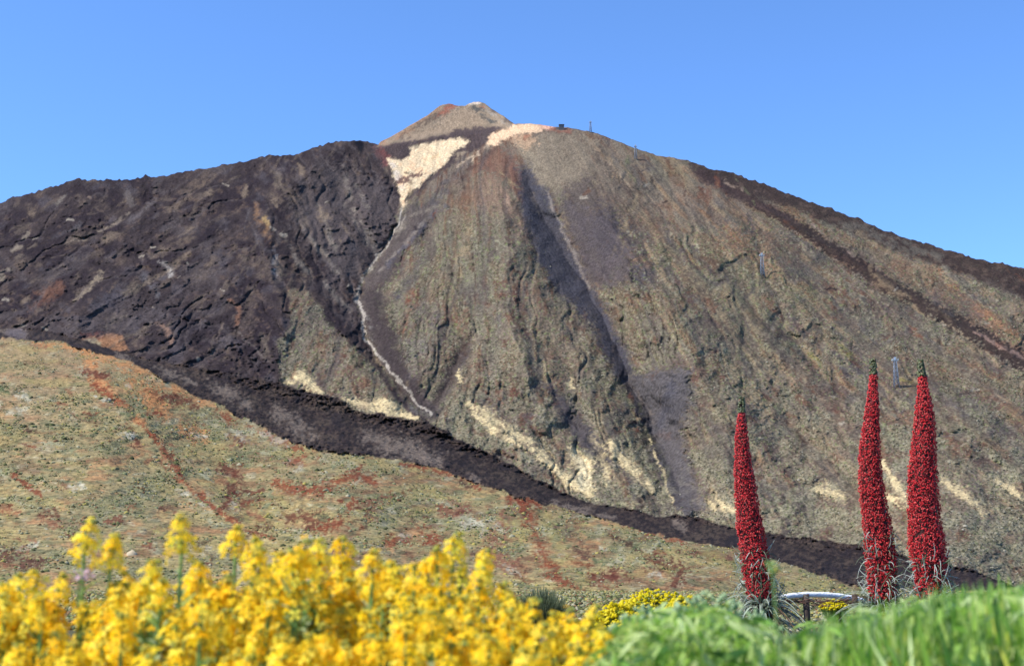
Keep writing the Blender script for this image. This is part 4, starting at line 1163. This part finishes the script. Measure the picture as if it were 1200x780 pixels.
def pylon(u, vtop, vfoot, label, wide):
    Y = terrain_depth(u, vfoot) - 6
    f = vat(u, vfoot, Y); h = (vfoot - vtop) * Y / FPX
    root = empty("cable_car_pylon", f)
    tag(root, label, "pylon", "pylons of the cable car line")
    w0, w1 = wide * .5, wide * .24
    t = wide * .066
    for sx in (-1, 1):
        for sy in (-1, 1):
            m = MB(); m.tube([(sx * w0, sy * w0, -6), (sx * w1, sy * w1, h * .86)], [t, t * .8], 6, steel); m.build("leg", M_steel, root)
    m = MB()
    n = 6
    for i in range(n):
        a, b = i / n, (i + 1) / n
        wa, wb = w0 + (w1 - w0) * a, w0 + (w1 - w0) * b
        za, zb = h * .86 * a, h * .86 * b
        for (x0, y0, x1, y1) in ((-1, -1, 1, -1), (1, -1, 1, 1), (1, 1, -1, 1), (-1, 1, -1, -1)):
            m.tube([(x0 * wa, y0 * wa, za), (x1 * wb, y1 * wb, zb)], t * .5, 4, steel)
            m.tube([(x1 * wa, y1 * wa, za), (x0 * wb, y0 * wb, zb)], t * .5, 4, steel)
            m.tube([(x0 * wb, y0 * wb, zb), (x1 * wb, y1 * wb, zb)], t * .5, 4, steel)
    m.build("lattice", M_steel, root)
    m = MB(); m.box(-wide * .6, wide * .6, -w1 * .6, w1 * .6, h * .87, h * .895, steel_p)
    m.box(-wide * .6, -wide * .52, -wide * .4, wide * .4, h * .895, h * .94, steel_p); m.box(wide * .52, wide * .6, -wide * .4, wide * .4, h * .895, h * .94, steel_p)
    m.build("crossarm", M_steel, root, smooth=False)
    m = MB(); m.box(-w1 * .9, w1 * .9, -w1 * .9, w1 * .9, h * .90, h, steel_p); m.build("head_platform", M_steel, root, smooth=False)
    return root


pylon(692, 140.5, 155, "pale cable car pylon against the sky just right of the summit station", 7.5)
pylon(745, 168, 187, "cable car pylon with a white head on the skyline, second below the station", 7.5)
pylon(893.5, 295, 323, "cable car pylon halfway down the right flank above a grey scree fan", 8.5)
pylon(1050.5, 417.5, 452, "lowest cable car pylon, between the tips of the two right red spires", 8.5)

Ys = terrain_depth(658, 151.5) - 4
st_root = empty("cable_car_station", vat(658, 151, Ys))
tag(st_root, "small dark station building on the skyline beside the white summit ridge", "building")
m = MB(); m.box(-7.5, 7.5, -6, 6, -6, 11, alb((92, 90, 92))); m.build("wall", M_wood, st_root, smooth=False)
m = MB(); m.box(-8.2, 8.2, -6.8, 6.8, 11, 12, alb((70, 74, 82))); m.build("roof", M_steel, st_root, smooth=False)
for x in (-3.2, 1.2, 5.0):
    m = MB(); m.box(x - 1.3, x + 1.3, -6.12, -5.9, 2.5, 8.5, alb((52, 66, 86))); m.build("window", M_steel, st_root, smooth=False)
m = MB(); m.box(-16, -7.6, -4, 4, -6, 4.5, alb((128, 112, 104))); m.build("terrace", M_wood, st_root, smooth=False)

# pale boulder on the hill and yellow stems
bo = MB(); Yb = terrain_depth(155, 650)
bv = ico * (2.6, 2.2, 1.7) * rng.uniform(.8, 1.15, (len(ico), 1)); bo.add(bv, [tuple(f) for f in icof], alb((190, 172, 140)))
bo = bo.build("boulder", M_wood); bo.location = vat(155, 649, Yb - 2) ; tag(bo, "pale beige boulder at the foot of the hill behind the yellow flowers", "rock")

# =================================================================== YELLOW WALLFLOWERS in front
YEL = [(255, 216, 50), (255, 228, 86), (255, 210, 36), (255, 216, 58), (255, 204, 30), (255, 192, 24)]


def petal_flower(mb, p, n, r, c):
    n = n / np.linalg.norm(n)
    a = np.cross(n, (0.13, 0.21, .97)); a /= np.linalg.norm(a); b = np.cross(n, a)
    rot = random.uniform(0, 1.57)
    for q in range(4):
        t = rot + q * 1.5708
        d = a * math.cos(t) + b * math.sin(t); s = -a * math.sin(t) + b * math.cos(t)
        droop = random.uniform(-.15, .35)
        v = [p, p + d * r * .45 + s * r * .24 + n * r * .1, p + d * r * .95 + s * r * .42 + n * r * .12 * droop, p + d * r * 1.08 - n * r * .2 * droop, p + d * r * .95 - s * r * .42 + n * r * .12 * droop, p + d * r * .45 - s * r * .24 + n * r * .1]
        mb.add(v, [(0, 1, 2, 3), (0, 3, 4, 5)], c)


def raceme_pair(k, H, n, parent):
    """flower spike standing on z=0, H tall"""
    rg = np.random.default_rng(100 + k)
    mb = MB()
    for i in range(n):
        s = (i + rg.random()) / n
        z = H * (0.0 + 0.90 * s)
        r = 0.0225 * (1 - .62 * s ** 1.8) * rg.uniform(.45, 1.25) * (H / .06) ** .4
        t = i * 2.39996 + rg.normal(0, .25)
        d = np.array([math.cos(t), math.sin(t), .35 + .8 * s]) + rg.normal(0, .35, 3)
        p = np.array([math.cos(t) * r, math.sin(t) * r, z + rg.normal(0, .0035)])
        c = alb(YEL[rg.choice(6, p=[.24, .18, .22, .18, .12, .06])]) * rg.uniform(1.15, 1.4)
        petal_flower(mb, p, d, .0078 * rg.uniform(.75, 1.2), np.minimum(c, .97))
    o = mb.build("flower_spike", M_petal, parent)
    mg = MB(); nb_ = 16
    p = np.stack([rg.normal(0, .0030, nb_), rg.normal(0, .0030, nb_), H * rg.uniform(.88, 1.0, nb_)], -1)
    v, c = bushes(p, rg.uniform(.0018, .0030, nb_), alb([(206, 196, 50), (160, 172, 70), (236, 206, 40)])[rg.choice(3, nb_)], 1.3)
    mg.addmany(v, icof, c)
    mg.tube([(0, 0, 0), (.001, 0, H * .5), (0, 0, H * .9)], [.0016, .0014, .0009], 5, alb((120, 150, 76)), cap=False)
    mg.build("bud_cluster", M_leaf, o)
    return o


def leaf_blade(mb, p0, d, ln, w, c, bend=-.4):
    d = np.asarray(d, float); d /= np.linalg.norm(d)
    s_ = np.cross(d, (0, 0, 1.0)); s_ /= (np.linalg.norm(s_) + 1e-9)
    v = []
    for q in range(5):
        s = q / 4
        cpt = p0 + d * ln * s + np.array([0, 0, bend * ln * s * s])
        ww = w * (math.sin(math.pi * min(1, .15 + .85 * s)) ** .8) * .5 + .0004
        v += [cpt - s_ * ww + (0, 0, ww * .35), cpt, cpt + s_ * ww + (0, 0, ww * .35)]
    f = []
    for q in range(4):
        f += [(q * 3, q * 3 + 1, q * 3 + 4, q * 3 + 3), (q * 3 + 1, q * 3 + 2, q * 3 + 5, q * 3 + 4)]
    mb.add(v, f, c)


LEAFC = [(156, 184, 112), (186, 206, 144), (126, 160, 88), (206, 222, 172), (164, 194, 100)]


def make_wallflower(k, nside, flowers=True, H=0.6):
    """main stem tip stands at (0,0,H)"""
    rg = np.random.default_rng(300 + k)
    root = empty("wallflower", (0, 0, 0))
    ms = MB(); ml = MB()
    tips = []
    ends = [(0, 0, H)] + [(rg.normal(0, .055), rg.normal(0, .055), H - rg.uniform(.015, .14)) for _ in range(nside)]
    for j, e in enumerate(ends):
        Hs = rg.uniform(.042, .062) if j == 0 else rg.uniform(.032, .052)
        base = np.array([e[0], e[1], e[2] - Hs])
        start = np.array([rg.normal(0, .008), rg.normal(0, .008), 0.0]) if j == 0 else np.array([0, 0, H * rg.uniform(.35, .6)])
        mid = (start + base) / 2 + np.array([e[0] * .25, e[1] * .25, -.01])
        q = [start, mid, base, np.array(e) - (0, 0, .004)]
        ms.tube(q, [.0036, .003, .0024, .0012], 6, alb((124, 156, 84)), cap=False)
        nl = 32
        for i in range(nl):
            s = .35 + .62 * i / nl
            p = start * (1 - s) + base * s + np.array([e[0] * .12, e[1] * .12, 0]) * math.sin(s * 3.14)
            t = i * 2.4 + rg.random()
            leaf_blade(ml, p, (math.cos(t), math.sin(t), rg.uniform(.5, 1.5)), rg.uniform(.022, .046), rg.uniform(.005, .009), alb(LEAFC[rg.integers(0, 5)]) * rg.uniform(.8, 1.15), rg.uniform(-.5, .1))
        tips.append((base, Hs, e))
    ms.build("stem", M_stem, root)
    ml.build("foliage", M_leaf, root)
    for j, (base, Hs, e) in enumerate(tips):
        if flowers:
            o = raceme_pair(k * 10 + j, Hs, int(27 * (Hs / .05)), root)
            o.location = base; o.rotation_euler = (rg.normal(0, .12), rg.normal(0, .12), rg.uniform(0, 6))
        else:
            mg = MB(); nb_ = 26
            p = np.stack([rg.normal(0, .006, nb_), rg.normal(0, .006, nb_), rg.uniform(.3, 1.0, nb_) * Hs], -1) + base
            v, c = bushes(p, rg.uniform(.0022, .0048, nb_), alb([(176, 200, 146), (150, 184, 124), (200, 212, 150)])[rg.choice(3, nb_)], 1.4)
            mg.addmany(v, icof, c); mg.build("bud_cluster", M_leaf, root)
    return root


protos = [make_wallflower(k, (5, 6, 5, 7, 4, 5)[k]) for k in range(6)]
lone = [make_wallflower(20 + k, 0) for k in range(2)]
used = set()
GRP = "yellow wallflowers crowding the lower left foreground"
GLAB = "yellow wallflower in the out of focus mass of blooms filling the lower left foreground"


def plant_at(pr_, u, v, Y, label, group=GRP, hair=None):
    tip = vat(u, v, Y)
    if pr_.name in used:
        o = copy_tree(pr_)
    else:
        o = pr_; used.add(pr_.name)
    s = tip.z / 0.6
    s = max(.55, s)
    o.location = (tip.x, Y, tip.z - .6 * s)
    if o.location.z < -.03 or True:
        o.location.z = tip.z - .6 * s
    o.scale = (1, 1, 1)
    o.location.z = tip.z - .6
    o.rotation_euler = (0, 0, random.uniform(0, 6.28))
    tag(o, label, "flower", group)
    return o


# the spikes whose tops stand out against the hill
plant_at(lone[0], 101, 607, 1.95, "lone yellow flower spike standing tallest at far left, beside a slightly shorter one")
plant_at(lone[1], 131, 625, 1.95, "slightly shorter yellow flower spike leaning just right of the tall lone one at far left")
plant_at(lone[0], 215, 603, 1.85, "thick yellow flower spike standing alone above a dark green stem, highest in the left third")
top = [(8, 682), (24, 672), (44, 667), (68, 671), (152, 668), (176, 655), (236, 658), (276, 616), (296, 640), (322, 646), (350, 631), (374, 630), (402, 628), (436, 644), (462, 656), (484, 660), (512, 640), (530, 623), (560, 664), (590, 682), (620, 700), (650, 716), (664, 712), (690, 708), (700, 742)]
for i, (u_, v_) in enumerate(top):
    lb_ = GLAB
    if (u_, v_) == (530, 623): lb_ = "yellow wallflower with a thin greenish tip, tallest of the right half of the bloom"
    if (u_, v_) == (276, 616): lb_ = "tall yellow wallflower peaking above the middle left of the bloom"
    plant_at(protos[i % 6], u_ + 1, v_, 1.85 + .25 * ((i * 7) % 5) / 5, lb_)
for i in range(84):
    u_ = rng.uniform(-30, 690)
    v0 = np.interp(u_, [-30, 60, 250, 400, 520, 600, 690], [685, 672, 660, 640, 655, 695, 740])
    v_ = v0 + 12 + 90 * rng.random() ** 1.2
    plant_at(protos[int(rng.integers(0, 6))], u_, v_, float(np.interp(v_, [640, 790], [2.1, 1.6])) + rng.normal(0, .08), GLAB)

# green budding wallflowers among the grass
gp = [make_wallflower(40 + k, 2, False) for k in range(3)]
for i, (u_, v_) in enumerate(((716, 728), (735, 712), (752, 700), (772, 704), (790, 698), (812, 690), (828, 684), (846, 688), (862, 694), (780, 720), (820, 712), (850, 716), (740, 735), (800, 740), (885, 706), (705, 742), (722, 724), (744, 712), (764, 712), (782, 706), (800, 704), (820, 698), (838, 702), (856, 706), (872, 716), (730, 750), (760, 745), (790, 728), (830, 735), (860, 740))):
    plant_at(gp[i % 3], u_, v_ + 9, 2.0 + .1 * (i % 4), "grey green budding wallflower at the left end of the grass, not yet in bloom", "budding wallflowers by the grass")
bt = vat(905, 657, 1.5)
bud = empty("budding_wallflower", (bt.x, 1.5, 0))
tag(bud, "green and yellow bud on a thin stalk, blurred before the shortest red spire", "flower")
mb_ = MB(); mb_.tube([(.012, 0, 0), (.008, 0, bt.z * .6), (0, 0, bt.z - .01)], [.0018, .0014, .0009], 5, alb((124, 156, 84)), cap=False); mb_.build("stem", M_stem, bud)
mb_ = MB(); pb_ = np.stack([rng.normal(0, .0035, 16), rng.normal(0, .0035, 16), bt.z - .008 + rng.uniform(-.007, .007, 16)], -1)
vb_, cb_ = bushes(pb_, rng.uniform(.0018, .003, 16), alb([(150, 186, 100), (176, 200, 120), (226, 206, 70)])[rng.choice(3, 16)], 1.2); mb_.addmany(vb_, icof, cb_); mb_.build("bud_cluster", M_leaf, bud)
small = make_wallflower(51, 0)
plant_at(small, 706, 735, 1.75, "small orange yellow wallflower at the seam between bloom and green grass", None)

# =================================================================== GRASS, lower right
gm = MB()
GT = np.array([(680, 770), (700, 745), (730, 722), (760, 708), (800, 702), (850, 700), (880, 712), (905, 735), (930, 738), (950, 722), (1000, 708), (1050, 695), (1100, 688), (1150, 682), (1200, 675), (1260, 668)], float)
nbl = 6000
ub = rng.uniform(690, 1290, nbl)
ub = np.where((ub < 885) & (rng.random(nbl) < .65), ub + 300, ub)
Yg = rng.uniform(1.5, 2.7, nbl)
clump = 9 * vn(ub / 17, Yg * 4, 301) + 6 * vn(ub / 6, Yg * 9, 302)
vt_ = np.interp(ub, GT[:, 0], GT[:, 1]) + 12 * (ub < 885) + 100 * rng.random(nbl) ** 1.5 + clump
tip = at(ub, vt_, Yg)
hgt = np.maximum(.2, tip[:, 2])
lean = rng.normal(0, 1, (nbl, 2)) * np.where(rng.random(nbl) < .7, .20, .07)[:, None]
wd = rng.uniform(.004, .010, nbl)
tq = rng.uniform(0, 3.14, nbl)
side = np.stack([np.cos(tq), np.sin(tq) * .6, 0 * tq], -1)
rowsv = []
for q, (s, wf) in enumerate(((0, .8), (.45, 1.0), (.72, .95), (.86, .8), (.95, .45), (1.0, .05))):
    cpt = np.stack([tip[:, 0] - lean[:, 0] * (1 - s) ** 1.5 * 2, tip[:, 1] - lean[:, 1] * (1 - s) ** 1.5 * 2, tip[:, 2] - hgt * (1 - s) - (s > .9) * np.abs(lean[:, 0]) * .12], -1)
    rowsv += [cpt - side * (wd * wf / 2)[:, None], cpt + side * (wd * wf / 2)[:, None]]
v = np.stack(rowsv, 1)
F = [(2 * q, 2 * q + 1, 2 * q + 3, 2 * q + 2) for q in range(5)]
gpal = alb([(158, 198, 70), (196, 220, 108), (128, 174, 54), (172, 202, 108), (212, 216, 88), (76, 122, 40), (222, 234, 160)])
gm.addmany(v, np.array(F), gpal[rng.choice(7, nbl, p=[.22, .18, .17, .15, .06, .12, .10])] * rng.uniform(.9, 1.15, (nbl, 1)))
nsl = 6500
us = rng.uniform(690, 1290, nsl); Ys_ = rng.uniform(1.5, 2.7, nsl)
us = np.where((us > 900) & (rng.random(nsl) < .35), 690 + (us - 900) * .5, us)
cl = 9 * vn(us / 17, Ys_ * 4, 301) + 7 * vn(us / 7, Ys_ * 9, 303)
vs_ = np.interp(us, GT[:, 0], GT[:, 1]) + 4 + 95 * rng.random(nsl) ** 1.3 + cl
b0 = at(us, vs_, Ys_)
dd = np.stack([rng.normal(0, .55, nsl), rng.normal(0, .55, nsl), rng.uniform(.35, 1.3, nsl)], -1); dd /= np.linalg.norm(dd, axis=1)[:, None]
sd_ = np.cross(dd, rng.normal(0, 1, (nsl, 3))); sd_ /= np.linalg.norm(sd_, axis=1)[:, None]
ll = rng.uniform(.02, .055, nsl)[:, None]; ww = rng.uniform(.004, .009, nsl)[:, None]
b0 = b0 - dd * ll
rv = []
for s, wf in ((0, .25), (.35, 1.0), (.7, .8), (1.0, .06)):
    cpt = b0 + dd * ll * s + np.array([0, 0, -1.0]) * ll * .3 * s * s
    rv += [cpt - sd_ * ww * wf * .5, cpt + sd_ * ww * wf * .5]
gp2 = alb([(150, 188, 76), (188, 212, 110), (210, 226, 148), (116, 160, 56), (172, 196, 110), (76, 116, 42)])
gm.addmany(np.stack(rv, 1), np.array([(0, 1, 3, 2), (2, 3, 5, 4), (4, 5, 7, 6)]), gp2[rng.choice(6, nsl, p=[.24, .22, .14, .16, .14, .10])] * rng.uniform(.9, 1.15, (nsl, 1)))
tag(gm.build("grass", M_leaf), "bright green blurred grass blades filling the lower right foreground", "grass", kind="stuff")

# =================================================================== lemon yellow bushes and a dark shrub in the middle distance


def yellow_bush(u, v, w, h, Y, label):
    c0 = vat(u, v, Y)
    root = empty("yellow_shrub", (c0.x, Y, 0)); tag(root, label, "shrub", "lemon yellow shrubs behind the grass")
    k = Y / FPX
    W_, Hh = w * k / 2, c0.z
    mf, ml = MB(), MB()
    n = 900
    th = rng.uniform(0, 6.283, n); ph = np.arccos(rng.uniform(-.2, 1, n))
    r = rng.uniform(.78, 1.05, n)
    bump = 1 + .15 * np.sin(th * 3 + 1) * np.sin(ph * 4)
    hb_ = min(h * k, Hh)
    p = np.stack([np.sin(ph) * np.cos(th) * W_ * r * bump, np.sin(ph) * np.sin(th) * W_ * r, Hh - hb_ + np.cos(ph) * hb_ * r * bump], -1)
    vv, c = bushes(p, rng.uniform(.008, .015, n), alb([(240, 220, 20), (250, 232, 60), (226, 204, 10), (176, 184, 60)])[rng.choice(4, n, p=[.4, .3, .2, .1])], .9)
    mf.addmany(vv, icof, c)
    for i in range(220):
        j = rng.integers(0, n); e = p[j] * (.97, .97, .98)
        ml.tube([(rng.normal(0, .03), rng.normal(0, .03), 0), (e[0] * .5, e[1] * .5, e[2] * .55), e], [.006, .004, .003], 4, alb((120, 138, 64)) * rng.uniform(.7, 1.2), cap=False)
    for i in range(260):
        j = rng.integers(0, n); e = p[j] * .9
        leaf_blade(ml, e, rng.normal(0, 1, 3) + (0, 0, .8), .06, .014, alb((126, 150, 70)) * rng.uniform(.7, 1.2))
    ml.build("branches", M_leaf, root); mf.build("blossom", M_petal, root)


yellow_bush(765, 694, 92, 34, 8.6, "broad lemon yellow shrub, the largest of the group left of the grass")
yellow_bush(800, 701, 44, 26, 8.0, "small lemon yellow shrub at the right end of the group, tucked behind grey green buds")
yellow_bush(722, 709, 56, 30, 8.3, "low lemon yellow shrub at the left end of the group, next to the wallflowers")
yellow_bush(977, 703, 30, 9, 15.2, "tiny yellow bloom under the pale wooden rail right of the dark post")

sh = empty("dark_shrub", (vat(635, 690, 17).x, 17, 0)); tag(sh, "dark green broom shrub of upright stems behind the right end of the yellow flowers", "shrub")
ml = MB()
for i in range(900):
    t = rng.uniform(0, 6.283); r = math.sqrt(rng.random()); x = math.cos(t) * r * .36; y = math.sin(t) * r * .34
    hh = (.56 - .24 * r * r) * rng.uniform(.75, 1.05)
    ml.tube([(x * .35, y * .35, 0), (x * .7, y * .7, hh * .55), (x + rng.normal(0, .03), y, hh)], [.006, .005, .002], 4, alb([(140, 150, 108), (116, 128, 92), (160, 164, 122)][rng.integers(0, 3)]) * rng.uniform(.7, 1.1), cap=False)
ml.build("branches", M_leaf, sh)

# a pale pink bloom among the yellow
pk = empty("pink_flower", (vat(93, 671, 1.95).x, 1.95, 0)); tag(pk, "small pale pink blossom below the tall lone yellow spike at far left", "flower")
tipz = vat(93, 671, 1.95).z
m = MB()
for i in range(3):
    petal_flower(m, np.array([rng.normal(0, .006), rng.normal(0, .004), tipz + rng.normal(0, .003)]), np.array([rng.normal(0, .4), -1, .6]), .010, alb((240, 205, 215)))
m.build("petals", M_petal, pk)
m = MB(); m.tube([(0, 0, 0), (.004, 0, tipz * .6), (0, 0, tipz - .002)], [.003, .0024, .0015], 5, alb((110, 140, 80)), cap=False); m.build("stem", M_stem, pk)
